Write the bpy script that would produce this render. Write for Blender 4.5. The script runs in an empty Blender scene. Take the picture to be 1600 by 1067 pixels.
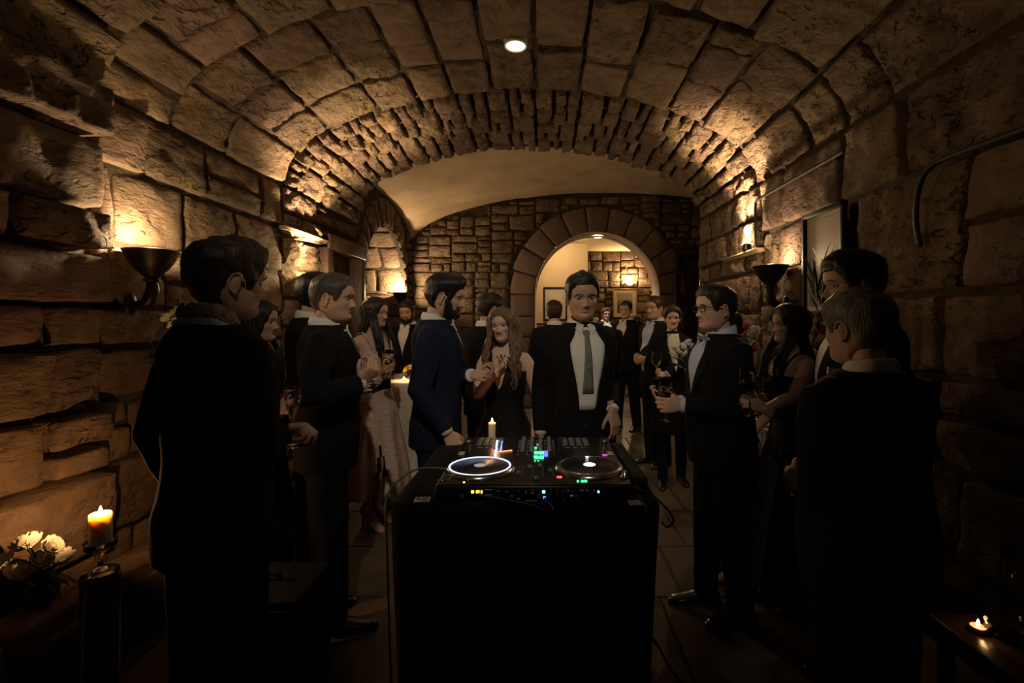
import bpy, bmesh, math, random
from mathutils import Vector, Matrix, noise
from mathutils.bvhtree import BVHTree
PI = math.pi
random.seed(7)
scene = bpy.context.scene
COL = scene.collection

# ------------------------------------------------------------------ camera
# tunnel axis = +Y, camera 1.55 m above the floor, level, with a small lens shift
FPX, CX, CY, CZ = 760.0, 850.0, 500.0, 1.55
cam_d = bpy.data.cameras.new('camera')
cam_d.sensor_width = 36.0
cam_d.lens = FPX / 1600.0 * 36.0
cam_d.shift_x = (800.0 - CX) / 1600.0
cam_d.shift_y = -(533.5 - CY) / 1600.0
cam_d.clip_start = 0.05
cam = bpy.data.objects.new('camera', cam_d)
cam.location = (0, 0, CZ)
cam.rotation_euler = (PI / 2, 0, 0)
COL.objects.link(cam)
scene.camera = cam

# ------------------------------------------------------------------ world, view, light levels
world = bpy.data.worlds.new('world')
scene.world = world
world.use_nodes = True
world.node_tree.nodes['Background'].inputs[0].default_value = (0.5, 0.55, 0.7, 1)
world.node_tree.nodes['Background'].inputs[1].default_value = 0.004
scene.view_settings.view_transform = 'Standard'
scene.view_settings.look = 'None'
scene.view_settings.exposure = 0.0
scene.view_settings.gamma = 1.0
scene.view_settings.use_curve_mapping = False
scene.cycles.use_denoising = True
scene.cycles.max_bounces = 8
scene.cycles.diffuse_bounces = 3
scene.cycles.transmission_bounces = 8
scene.cycles.caustics_reflective = False
scene.cycles.caustics_refractive = False
scene.cycles.sample_clamp_indirect = 3.0
WARM = (1.0, 0.70, 0.37)
CANDLE = (1.0, 0.50, 0.18)
W_SCONCE_L, W_SCONCE_R, W_PIER_L, W_PIER_R = 32.0, 15.0, 22.0, 16.0
W_NICHE, W_FAR, W_SPOT, W_ARCHSPOT = 76.0, 76.0, 11.0, 120.0
W_FAR_CEIL = 40.0
W_FILL = 165.0
W_BEAM_L, W_BEAM_R = 320.0, 300.0

# ------------------------------------------------------------------ helpers
def at(px, py, y):
    """world point that stands at distance y on the line of a picture point"""
    return Vector(((px - CX) * y / FPX, y, CZ - (py - CY) * y / FPX))

class MB:
    def __init__(s):
        s.v, s.f, s.m = [], [], []
    def add(s, v, f, mi=0):
        o = len(s.v)
        s.v.extend(Vector(p) for p in v)
        s.f.extend(tuple(i + o for i in q) for q in f)
        s.m.extend([mi] * len(f))
        return s
    def add_mesh(s, me, mi=0):
        return s.add([v.co for v in me.vertices], [tuple(p.vertices) for p in me.polygons], mi)
    def xf(s, M, start=0):
        for i in range(start, len(s.v)):
            s.v[i] = M @ s.v[i]
        return s
    def mesh(s, name, smooth=True):
        me = bpy.data.meshes.new(name)
        me.from_pydata([tuple(p) for p in s.v], [], s.f)
        me.polygons.foreach_set('material_index', s.m)
        if smooth:
            me.polygons.foreach_set('use_smooth', [True] * len(me.polygons))
        me.update()
        return me
    def build(s, name, mats, parent=None, smooth=True):
        return link(name, s.mesh(name, smooth), mats, parent)

def link(name, me, mats, parent=None):
    o = bpy.data.objects.new(name, me)
    if mats is not None:
        if not isinstance(mats, (list, tuple)):
            mats = [mats]
        if not me.materials:
            for m in mats:
                me.materials.append(m)
    COL.objects.link(o)
    if parent is not None:
        o.parent = parent
    return o

def empty(name, loc=(0, 0, 0), rz=0.0, scale=1.0):
    o = bpy.data.objects.new(name, None)
    o.empty_display_size = 0.1
    o.location = loc
    o.rotation_euler = (0, 0, rz)
    o.scale = (scale, scale, scale)
    COL.objects.link(o)
    return o

def tag(o, label=None, cat=None, group=None, kind=None):
    if label: o['label'] = label
    if cat: o['category'] = cat
    if group: o['group'] = group
    if kind: o['kind'] = kind
    return o

def box(x0, x1, y0, y1, z0, z1):
    v = [(x0,y0,z0),(x1,y0,z0),(x1,y1,z0),(x0,y1,z0),(x0,y0,z1),(x1,y0,z1),(x1,y1,z1),(x0,y1,z1)]
    f = [(0,3,2,1),(4,5,6,7),(0,1,5,4),(1,2,6,5),(2,3,7,6),(3,0,4,7)]
    return v, f

def bevel_box(x0, x1, y0, y1, z0, z1, b=0.01, seg=2):
    bm = bmesh.new()
    v, f = box(x0, x1, y0, y1, z0, z1)
    vs = [bm.verts.new(p) for p in v]
    for q in f: bm.faces.new([vs[i] for i in q])
    bmesh.ops.bevel(bm, geom=list(bm.edges), offset=b, segments=seg, profile=0.5, affect='EDGES')
    bm.verts.index_update()
    V = [p.co.copy() for p in bm.verts]
    F = [tuple(p.index for p in q.verts) for q in bm.faces]
    bm.free()
    return V, F

def loft(rings, cap0=True, cap1=True, closed=True):
    n = len(rings[0]); v = []; f = []
    for r in rings: v.extend(Vector(p) for p in r)
    for i in range(len(rings) - 1):
        for j in range(n if closed else n - 1):
            k = (j + 1) % n
            f.append((i*n + j, i*n + k, (i+1)*n + k, (i+1)*n + j))
    if cap0: f.append(tuple(reversed(range(n))))
    if cap1: f.append(tuple((len(rings) - 1) * n + j for j in range(n)))
    return v, f

def frames(pts):
    T = []
    for i in range(len(pts)):
        a = pts[max(0, i - 1)]; b = pts[min(len(pts) - 1, i + 1)]
        d = (b - a)
        T.append(d.normalized() if d.length > 1e-9 else Vector((0, 0, 1)))
    up = Vector((0, 0, 1)) if abs(T[0].z) < 0.9 else Vector((0, 1, 0))
    u = T[0].cross(up).normalized(); out = []
    for t in T:
        u = (u - t * u.dot(t))
        u = u.normalized() if u.length > 1e-6 else t.orthogonal().normalized()
        out.append((t, u, t.cross(u)))
    return out

def tube(pts, rad, n=10, round_ends=True, flat=1.0):
    pts = [Vector(p) for p in pts]
    if not isinstance(rad, (list, tuple)): rad = [rad] * len(pts)
    fr = frames(pts); rings = []
    def ring(c, fr_, r):
        t, u, w = fr_
        return [c + (u * math.cos(a) + w * math.sin(a) * flat) * r for a in (2 * PI * k / n for k in range(n))]
    if round_ends:
        for q in (0.15, 0.6):
            rings.append(ring(pts[0] - fr[0][0] * rad[0] * math.cos(q * PI / 2) * 0.9, fr[0], rad[0] * math.sin(q * PI / 2)))
    for p, q, r in zip(pts, fr, rad): rings.append(ring(p, q, r))
    if round_ends:
        for q in (0.6, 0.15):
            rings.append(ring(pts[-1] + fr[-1][0] * rad[-1] * math.cos(q * PI / 2) * 0.9, fr[-1], rad[-1] * math.sin(q * PI / 2)))
    return loft(rings)

def bez(pts, k=8):
    """smooth curve through points (catmull rom)"""
    P = [Vector(p) for p in pts]; out = []
    for i in range(len(P) - 1):
        p0 = P[max(0, i-1)]; p1 = P[i]; p2 = P[i+1]; p3 = P[min(len(P)-1, i+2)]
        for j in range(k):
            t = j / k
            out.append(0.5 * ((2*p1) + (p2-p0)*t + (2*p0-5*p1+4*p2-p3)*t*t + (3*p1-p0-3*p2+p3)*t**3))
    out.append(P[-1])
    return out

def lathe(prof, n=24, c=(0, 0, 0), cap0=True, cap1=True):
    c = Vector(c)
    rings = [[c + Vector((r*math.cos(a), r*math.sin(a), z)) for a in (2*PI*k/n for k in range(n))] for r, z in prof]
    return loft(rings, cap0, cap1)

def ellipsoid(c, r, n=16, m=10):
    c = Vector(c); rings = []
    for i in range(1, m):
        t = PI * i / m
        rings.append([c + Vector((r[0]*math.sin(t)*math.cos(a), r[1]*math.sin(t)*math.sin(a), -r[2]*math.cos(t))) for a in (2*PI*k/n for k in range(n))])
    return loft(rings)

TMP = bpy.data.scenes.new('tmp_scene')
def remesh(mb, voxel, smooth=4, factor=0.5, wrinkle=0.0, wfreq=9.0, seed=0.0):
    me = mb.mesh('tmp', False)
    o = bpy.data.objects.new('tmp', me)
    TMP.collection.objects.link(o)
    r = o.modifiers.new('r', 'REMESH'); r.mode = 'VOXEL'; r.voxel_size = voxel; r.use_smooth_shade = True
    if smooth:
        s = o.modifiers.new('s', 'SMOOTH'); s.iterations = smooth; s.factor = factor
    vl = TMP.view_layers[0]; vl.update(); dg = vl.depsgraph
    ev = o.evaluated_get(dg)
    out = bpy.data.meshes.new_from_object(ev, depsgraph=dg)
    bpy.data.objects.remove(o); bpy.data.meshes.remove(me)
    if wrinkle:
        nn = [v.normal.copy() for v in out.vertices]
        for v, nrm in zip(out.vertices, nn):
            p = v.co
            a = noise.noise(Vector((p.x*wfreq + seed, p.y*wfreq, p.z*wfreq*0.55 + p.x*4)))
            b = noise.noise(Vector((p.x*wfreq*2.3, p.y*wfreq*2.3 + seed, p.z*wfreq*1.6)))
            v.co = p + nrm * wrinkle * (a + 0.5 * b)
    out.polygons.foreach_set('use_smooth', [True] * len(out.polygons))
    out.update()
    return out

def lerp_tab(tab, z):
    """smooth curve through a table of (z, values...)"""
    if z <= tab[0][0]: return tab[0][1:]
    for k in range(len(tab) - 1):
        a, b = tab[k], tab[k+1]
        if z <= b[0]:
            p = tab[max(0, k-1)]; q = tab[min(len(tab)-1, k+2)]; h = b[0] - a[0]; t = (z - a[0]) / h; out = []
            for i in range(1, len(a)):
                ma = (b[i] - p[i]) / (b[0] - p[0]) * h; mb = (q[i] - a[i]) / (q[0] - a[0]) * h
                out.append((2*t**3 - 3*t*t + 1)*a[i] + (t**3 - 2*t*t + t)*ma + (-2*t**3 + 3*t*t)*b[i] + (t**3 - t*t)*mb)
            return tuple(out)
    return tab[-1][1:]

def sm(t):
    t = max(0.0, min(1.0, t))
    return t * t * (3 - 2 * t)

# ------------------------------------------------------------------ materials
def new_mat(name):
    m = bpy.data.materials.new(name)
    m.use_nodes = True
    nt = m.node_tree
    return m, nt, nt.nodes['Principled BSDF']

def N(nt, kind, **kw):
    n = nt.nodes.new(kind)
    for k, v in kw.items(): setattr(n, k, v)
    return n

def plain(name, col, rough=0.5, metal=0.0, spec=0.5, trans=0.0, ior=1.45, emit=None, estr=0.0, nscale=0.0, namt=0.2, bump=0.0, bscale=60.0, sheen=0.0, coat=0.0, sss=0.0):
    """principled material with procedural colour mottling and optional bump"""
    m, nt, b = new_mat(name)
    L = nt.links.new
    b.inputs['Base Color'].default_value = (*col, 1)
    b.inputs['Roughness'].default_value = rough
    b.inputs['Metallic'].default_value = metal
    b.inputs['Specular IOR Level'].default_value = spec
    b.inputs['Transmission Weight'].default_value = trans
    b.inputs['IOR'].default_value = ior
    b.inputs['Coat Weight'].default_value = coat
    b.inputs['Sheen Weight'].default_value = sheen
    if sss:
        b.inputs['Subsurface Weight'].default_value = sss
        b.inputs['Subsurface Radius'].default_value = (0.012, 0.005, 0.003) if sss < 0.9 else (1.0, 0.82, 0.58)
        b.inputs['Subsurface Scale'].default_value = 0.6 if sss < 0.9 else 0.022
    if emit:
        b.inputs['Emission Color'].default_value = (*emit, 1)
        b.inputs['Emission Strength'].default_value = estr
    tc = N(nt, 'ShaderNodeTexCoord')
    if nscale:
        n = N(nt, 'ShaderNodeTexNoise'); n.inputs['Scale'].default_value = nscale; n.inputs['Detail'].default_value = 6
        L(tc.outputs['Object'], n.inputs['Vector'])
        r = N(nt, 'ShaderNodeValToRGB')
        r.color_ramp.elements[0].position = 0.3; r.color_ramp.elements[1].position = 0.7
        r.color_ramp.elements[0].color = (*[c * (1 - namt) for c in col], 1)
        r.color_ramp.elements[1].color = (*[min(1, c * (1 + namt)) for c in col], 1)
        L(n.outputs['Fac'], r.inputs['Fac']); L(r.outputs['Color'], b.inputs['Base Color'])
    if bump:
        n = N(nt, 'ShaderNodeTexNoise'); n.inputs['Scale'].default_value = bscale; n.inputs['Detail'].default_value = 5
        L(tc.outputs['Object'], n.inputs['Vector'])
        bp = N(nt, 'ShaderNodeBump'); bp.inputs['Strength'].default_value = bump; bp.inputs['Distance'].default_value = 0.01
        L(n.outputs['Fac'], bp.inputs['Height']); L(bp.outputs['Normal'], b.inputs['Normal'])
    return m

def stone_mat(name, cols, bump=0.9, bdist=0.03, pit=0.6, rough=0.85, scale=1.0, mott=0.35):
    m, nt, b = new_mat(name)
    L = nt.links.new
    b.inputs['Roughness'].default_value = rough
    b.inputs['Specular IOR Level'].default_value = 0.25
    tc = N(nt, 'ShaderNodeTexCoord'); oi = N(nt, 'ShaderNodeObjectInfo')
    mul = N(nt, 'ShaderNodeVectorMath', operation='SCALE')
    comb = N(nt, 'ShaderNodeCombineXYZ')
    for k in range(3): L(oi.outputs['Random'], comb.inputs[k])
    mul.inputs['Scale'].default_value = 37.0
    L(comb.outputs[0], mul.inputs[0])
    add = N(nt, 'ShaderNodeVectorMath', operation='ADD')
    L(tc.outputs['Object'], add.inputs[0]); L(mul.outputs[0], add.inputs[1])
    r = N(nt, 'ShaderNodeValToRGB'); cr = r.color_ramp
    cr.interpolation = 'LINEAR'
    while len(cr.elements) < len(cols): cr.elements.new(0.5)
    for i, c in enumerate(cols):
        cr.elements[i].position = i / (len(cols) - 1); cr.elements[i].color = (*c, 1)
    L(oi.outputs['Random'], r.inputs['Fac'])
    # mottling of the stone itself
    n1 = N(nt, 'ShaderNodeTexNoise'); n1.inputs['Scale'].default_value = 5.5 * scale; n1.inputs['Detail'].default_value = 9; n1.inputs['Roughness'].default_value = 0.65; n1.inputs['Distortion'].default_value = 0.8
    L(add.outputs[0], n1.inputs['Vector'])
    r1 = N(nt, 'ShaderNodeValToRGB'); r1.color_ramp.elements[0].position = 0.32; r1.color_ramp.elements[1].position = 0.72
    r1.color_ramp.elements[0].color = (1 - mott*1.2, 1 - mott*1.3, 1 - mott*1.3, 1); r1.color_ramp.elements[1].color = (1 + mott*0.6, 1 + mott*0.5, 1 + mott*0.35, 1)
    L(n1.outputs['Fac'], r1.inputs['Fac'])
    mx = N(nt, 'ShaderNodeMix', data_type='RGBA', blend_type='MULTIPLY'); mx.inputs['Factor'].default_value = 1.0
    L(r.outputs['Color'], mx.inputs[6]); L(r1.outputs['Color'], mx.inputs[7])
    L(mx.outputs[2], b.inputs['Base Color'])
    # relief: rough hewn + pits
    mp = N(nt, 'ShaderNodeMapping'); mp.inputs['Scale'].default_value = (1.0, 0.8, 1.7); mp.inputs['Rotation'].default_value = (0.25, 0.2, 0.2)
    L(add.outputs[0], mp.inputs['Vector'])
    n2 = N(nt, 'ShaderNodeTexNoise'); n2.inputs['Scale'].default_value = 14 * scale; n2.inputs['Detail'].default_value = 10; n2.inputs['Roughness'].default_value = 0.62; n2.inputs['Distortion'].default_value = 0.15
    L(mp.outputs[0], n2.inputs['Vector'])
    n3 = N(nt, 'ShaderNodeTexNoise'); n3.inputs['Scale'].default_value = 17 * scale; n3.inputs['Detail'].default_value = 5; n3.inputs['Distortion'].default_value = 0.25
    L(mp.outputs[0], n3.inputs['Vector'])
    n4 = N(nt, 'ShaderNodeTexNoise'); n4.inputs['Scale'].default_value = 2.2 * scale
    L(add.outputs[0], n4.inputs['Vector'])
    pr = N(nt, 'ShaderNodeMapRange'); pr.inputs['From Min'].default_value = 0.34; pr.inputs['From Max'].default_value = 0.46
    L(n3.outputs['Fac'], pr.inputs['Value'])
    pm = N(nt, 'ShaderNodeMapRange'); pm.inputs['From Min'].default_value = 0.42; pm.inputs['From Max'].default_value = 0.62; pm.inputs['To Max'].default_value = pit
    L(n4.outputs['Fac'], pm.inputs['Value'])
    inv = N(nt, 'ShaderNodeMath', operation='SUBTRACT'); inv.inputs[1].default_value = 1.0
    L(pr.outputs[0], inv.inputs[0])
    pw = N(nt, 'ShaderNodeMath', operation='MULTIPLY'); L(inv.outputs[0], pw.inputs[0]); L(pm.outputs[0], pw.inputs[1])
    hs = N(nt, 'ShaderNodeMath', operation='ADD'); L(n2.outputs['Fac'], hs.inputs[0]); L(pw.outputs[0], hs.inputs[1])
    bp = N(nt, 'ShaderNodeBump'); bp.inputs['Strength'].default_value = bump; bp.inputs['Distance'].default_value = bdist
    L(hs.outputs[0], bp.inputs['Height']); L(bp.outputs['Normal'], b.inputs['Normal'])
    return m

def wood_mat(name, c0, c1, rough=0.45, axis='Z', scale=6.0):
    m, nt, b = new_mat(name); L = nt.links.new
    tc = N(nt, 'ShaderNodeTexCoord'); mp = N(nt, 'ShaderNodeMapping')
    s = {'X': (0.12, 1, 1), 'Y': (1, 0.12, 1), 'Z': (1, 1, 0.12)}[axis]
    mp.inputs['Scale'].default_value = s
    L(tc.outputs['Object'], mp.inputs['Vector'])
    n = N(nt, 'ShaderNodeTexNoise'); n.inputs['Scale'].default_value = scale * 4; n.inputs['Detail'].default_value = 8; n.inputs['Distortion'].default_value = 0.6
    L(mp.outputs[0], n.inputs['Vector'])
    r = N(nt, 'ShaderNodeValToRGB'); r.color_ramp.elements[0].position = 0.35; r.color_ramp.elements[1].position = 0.68
    r.color_ramp.elements[0].color = (*c0, 1); r.color_ramp.elements[1].color = (*c1, 1)
    L(n.outputs['Fac'], r.inputs['Fac']); L(r.outputs['Color'], b.inputs['Base Color'])
    b.inputs['Roughness'].default_value = rough
    bp = N(nt, 'ShaderNodeBump'); bp.inputs['Strength'].default_value = 0.25; bp.inputs['Distance'].default_value = 0.004
    L(n.outputs['Fac'], bp.inputs['Height']); L(bp.outputs['Normal'], b.inputs['Normal'])
    return m

def emit_mat(name, col, s):
    m, nt, b = new_mat(name)
    b.inputs['Base Color'].default_value = (*[c * 0.3 for c in col], 1)
    b.inputs['Emission Color'].default_value = (*col, 1); b.inputs['Emission Strength'].default_value = s
    return m

SAND = [(0.215,0.155,0.095),(0.150,0.105,0.078),(0.265,0.195,0.118),(0.180,0.122,0.100),(0.220,0.160,0.105),(0.165,0.118,0.078),(0.195,0.130,0.108),(0.245,0.182,0.115)]
M = {}
M['stone'] = stone_mat('sandstone_rough', SAND, 1.0, 0.075, 1.0, scale=0.8)
M['ashlar'] = stone_mat('sandstone_tooled', SAND, 0.9, 0.030, 0.55, scale=0.9)
M['dress'] = stone_mat('sandstone_dressed', [(0.19,0.13,0.10),(0.22,0.155,0.115),(0.17,0.115,0.092),(0.20,0.145,0.112)], 0.5, 0.008, 0.15, mott=0.2)
M['mortar'] = stone_mat('lime_mortar', [(0.055,0.042,0.030),(0.065,0.048,0.034)], 0.9, 0.02, 0.5)
M['flag'] = stone_mat('floor_stone', [(0.13,0.10,0.078),(0.16,0.128,0.098),(0.115,0.092,0.072),(0.145,0.115,0.09)], 0.25, 0.004, 0.1, rough=0.30, mott=0.25)
M['grout'] = plain('floor_grout', (0.05,0.04,0.03), 0.9, nscale=20)
M['plaster'] = plain('vault_plaster', (0.52,0.385,0.26), 0.9, spec=0.2, nscale=2.4, namt=0.16, bump=0.35, bscale=14)
M['cream'] = plain('cream_plaster', (0.70,0.56,0.36), 0.85, spec=0.2, nscale=1.5, namt=0.06, bump=0.15, bscale=30)
M['reveal'] = plain('limewashed_reveal', (0.66,0.52,0.42), 0.85, spec=0.2, nscale=3, namt=0.12, bump=0.3, bscale=25)
M['door'] = wood_mat('door_wood', (0.055,0.032,0.022), (0.13,0.078,0.05), 0.5)
M['darkwood'] = wood_mat('dark_wood', (0.018,0.011,0.008), (0.05,0.028,0.018), 0.35)
M['tablewood'] = wood_mat('table_wood', (0.05,0.026,0.015), (0.11,0.06,0.03), 0.22, 'Y')
M['iron'] = plain('dark_bronze', (0.035,0.026,0.02), 0.42, metal=0.7, nscale=18, namt=0.3, bump=0.1)
M['steel'] = plain('conduit_steel', (0.022,0.019,0.016), 0.6, metal=0.2, nscale=12, namt=0.25)
M['ledge'] = plain('impost_stone', (0.36,0.27,0.18), 0.8, nscale=10, namt=0.2, bump=0.4, bscale=40)
M['white_paint'] = plain('white_paint', (0.75,0.70,0.60), 0.5, nscale=4, namt=0.05)
M['black'] = plain('matt_black', (0.008,0.008,0.009), 0.6, nscale=40, namt=0.3)
M['blackcloth'] = plain('black_tablecloth', (0.007,0.007,0.008), 0.9, spec=0.15, nscale=60, namt=0.3, bump=0.3, bscale=400, sheen=0.02)
M['case'] = plain('black_speaker_paint', (0.006,0.006,0.007), 0.7, nscale=30, namt=0.3, bump=0.3, bscale=220)
M['suit'] = plain('black_suiting', (0.0075,0.0072,0.0078), 0.9, spec=0.15, nscale=90, namt=0.35, bump=0.15, bscale=500)
M['suit2'] = plain('charcoal_suiting', (0.011,0.0105,0.011), 0.9, spec=0.15, nscale=90, namt=0.35, bump=0.15, bscale=500)
M['navy'] = plain('navy_suiting', (0.008,0.012,0.030), 0.85, spec=0.2, nscale=90, namt=0.3, bump=0.15, bscale=500)
M['shirt'] = plain('white_shirt', (0.66,0.63,0.58), 0.8, nscale=30, namt=0.05, bump=0.2, bscale=30)
M['blueshirt'] = plain('pale_blue_shirt', (0.42,0.47,0.62), 0.8, nscale=30, namt=0.05)
M['tie'] = plain('grey_green_tie', (0.15,0.16,0.13), 0.65, nscale=60, namt=0.3, bump=0.3, bscale=200)
M['blacktie'] = plain('dark_tie', (0.012,0.012,0.018), 0.6, nscale=60, namt=0.3)
M['bowtie'] = plain('slate_blue_bow_tie', (0.04,0.06,0.10), 0.5, nscale=60, namt=0.2)
M['dress_black'] = plain('black_dress_fabric', (0.0065,0.006,0.008), 0.75, spec=0.25, nscale=50, namt=0.3, bump=0.2, bscale=120)
M['sequin'] = plain('black_sequins', (0.02,0.02,0.028), 0.3, metal=0.3, spec=0.6, nscale=150, namt=0.6, bump=0.9, bscale=220)
M['blush'] = plain('blush_lace', (0.56,0.40,0.33), 0.75, nscale=45, namt=0.22, bump=0.6, bscale=90)
M['pinkdress'] = plain('dusty_rose_fabric', (0.42,0.22,0.18), 0.75, nscale=25, namt=0.15)
M['blouse'] = plain('ivory_blouse', (0.60,0.55,0.47), 0.7, nscale=40, namt=0.1)
M['scarf'] = plain('knitted_scarf', (0.26,0.21,0.15), 0.95, nscale=120, namt=0.75, bump=1.0, bscale=160)
M['shoe'] = plain('black_leather', (0.012,0.010,0.009), 0.25, coat=0.4, nscale=20, namt=0.2)
M['nude_shoe'] = plain('blush_satin_shoe', (0.42,0.25,0.18), 0.35, nscale=20, namt=0.1)
M['skin'] = plain('skin', (0.52,0.32,0.23), 0.5, spec=0.35, nscale=14, namt=0.07, bump=0.05, bscale=200, sss=0.06)
M['skin_fair'] = plain('skin_fair', (0.66,0.44,0.34), 0.5, spec=0.35, nscale=14, namt=0.06, bump=0.05, bscale=200, sss=0.06)
M['skin_tan'] = plain('skin_tanned', (0.42,0.25,0.17), 0.5, spec=0.35, nscale=14, namt=0.08, bump=0.05, bscale=200, sss=0.06)
M['lip'] = plain('lips', (0.40,0.16,0.13), 0.4, nscale=60, namt=0.1)
M['lipm'] = plain('lips_pale', (0.42,0.22,0.17), 0.5, nscale=60, namt=0.1)
M['sclera'] = plain('eye_white', (0.30,0.26,0.23), 0.2, nscale=60, namt=0.05)
M['iris'] = plain('eye_dark', (0.03,0.02,0.015), 0.1, nscale=80, namt=0.4)
def hair_mat(name, c):
    m, nt, b = new_mat(name); L = nt.links.new
    tc = N(nt, 'ShaderNodeTexCoord'); mp = N(nt, 'ShaderNodeMapping'); mp.inputs['Scale'].default_value = (1, 1, 0.18)
    L(tc.outputs['Object'], mp.inputs['Vector'])
    n = N(nt, 'ShaderNodeTexNoise'); n.inputs['Scale'].default_value = 160; n.inputs['Detail'].default_value = 4
    L(mp.outputs[0], n.inputs['Vector'])
    r = N(nt, 'ShaderNodeValToRGB'); r.color_ramp.elements[0].position = 0.35; r.color_ramp.elements[1].position = 0.7
    r.color_ramp.elements[0].color = (*[x * 0.55 for x in c], 1); r.color_ramp.elements[1].color = (*[x * 1.5 for x in c], 1)
    L(n.outputs['Fac'], r.inputs['Fac']); L(r.outputs['Color'], b.inputs['Base Color'])
    b.inputs['Roughness'].default_value = 0.48; b.inputs['Specular IOR Level'].default_value = 0.35
    bp = N(nt, 'ShaderNodeBump'); bp.inputs['Strength'].default_value = 0.8; bp.inputs['Distance'].default_value = 0.004
    L(n.outputs['Fac'], bp.inputs['Height']); L(bp.outputs['Normal'], b.inputs['Normal'])
    return m
M['hair_black'] = hair_mat('black_hair', (0.010,0.008,0.007))
M['hair_brown'] = hair_mat('brown_hair', (0.03,0.018,0.011))
M['hair_light'] = hair_mat('light_brown_hair', (0.14,0.085,0.05))
M['hair_grey'] = hair_mat('grey_hair', (0.13,0.125,0.11))
M['hair_saltpepper'] = hair_mat('greying_hair', (0.055,0.048,0.042))
M['linen'] = plain('white_linen', (0.62,0.56,0.47), 0.85, nscale=20, namt=0.06, bump=0.25, bscale=60)
def glass_mat(name, tint=(1, 1, 1), rough=0.0):
    m, nt, b = new_mat(name); L = nt.links.new
    tc = N(nt, 'ShaderNodeTexCoord'); n = N(nt, 'ShaderNodeTexNoise'); n.inputs['Scale'].default_value = 30
    L(tc.outputs['Object'], n.inputs['Vector'])
    r = N(nt, 'ShaderNodeMapRange'); r.inputs['To Min'].default_value = rough; r.inputs['To Max'].default_value = rough + 0.03
    L(n.outputs['Fac'], r.inputs['Value']); L(r.outputs[0], b.inputs['Roughness'])
    b.inputs['Base Color'].default_value = (*tint, 1); b.inputs['Transmission Weight'].default_value = 1.0; b.inputs['IOR'].default_value = 1.45
    return m
M['glass'] = glass_mat('clear_glass')
M['redwine'] = plain('red_wine', (0.05,0.004,0.008), 0.1, trans=0.4, nscale=20, namt=0.1)
M['whitewine'] = glass_mat('pale_wine', (0.95,0.80,0.42))
M['wax'] = plain('candle_wax', (0.84,0.72,0.55), 0.55, nscale=8, namt=0.05, sss=1.0)
M['flame'] = emit_mat('candle_flame', (1.0,0.62,0.25), 26.0)
M['petal'] = plain('white_petal', (0.86,0.82,0.72), 0.7, nscale=30, namt=0.08, sss=0.1)
M['pinkpetal'] = plain('pink_petal', (0.62,0.22,0.24), 0.7, nscale=30, namt=0.15, sss=0.1)
M['magenta'] = plain('magenta_petal', (0.42,0.07,0.16), 0.7, nscale=60, namt=0.3)
M['leaf'] = plain('green_leaf', (0.045,0.075,0.028), 0.5, nscale=25, namt=0.35)
M['yellow'] = plain('yellow_petal', (0.55,0.42,0.06), 0.6, nscale=25, namt=0.2)

# ================================================================== THE SETTING
XL, XR = -2.35, 1.93            # tunnel walls
ZS, RISE = 2.75, 0.88           # vault springing and rise
VXC, VA = (XL + XR) / 2, (XR - XL) / 2
YE = 5.8                        # end of the tunnel vault
YB = 8.6                        # back wall of the crossing
XC2 = 4.6                       # right wall of the crossing
YREAR = -2.0

# ---- stones -------------------------------------------------------
def edge_coords(length, step, m=0.02):
    n = max(2, int(length / step))
    e = min(0.25, m / length) * 2
    inner = [-1 + e + (2 - 2 * e) * i / n for i in range(n + 1)]
    return [-1, -1 + e * 0.35] + inner + [1 - e * 0.35, 1]

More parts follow.
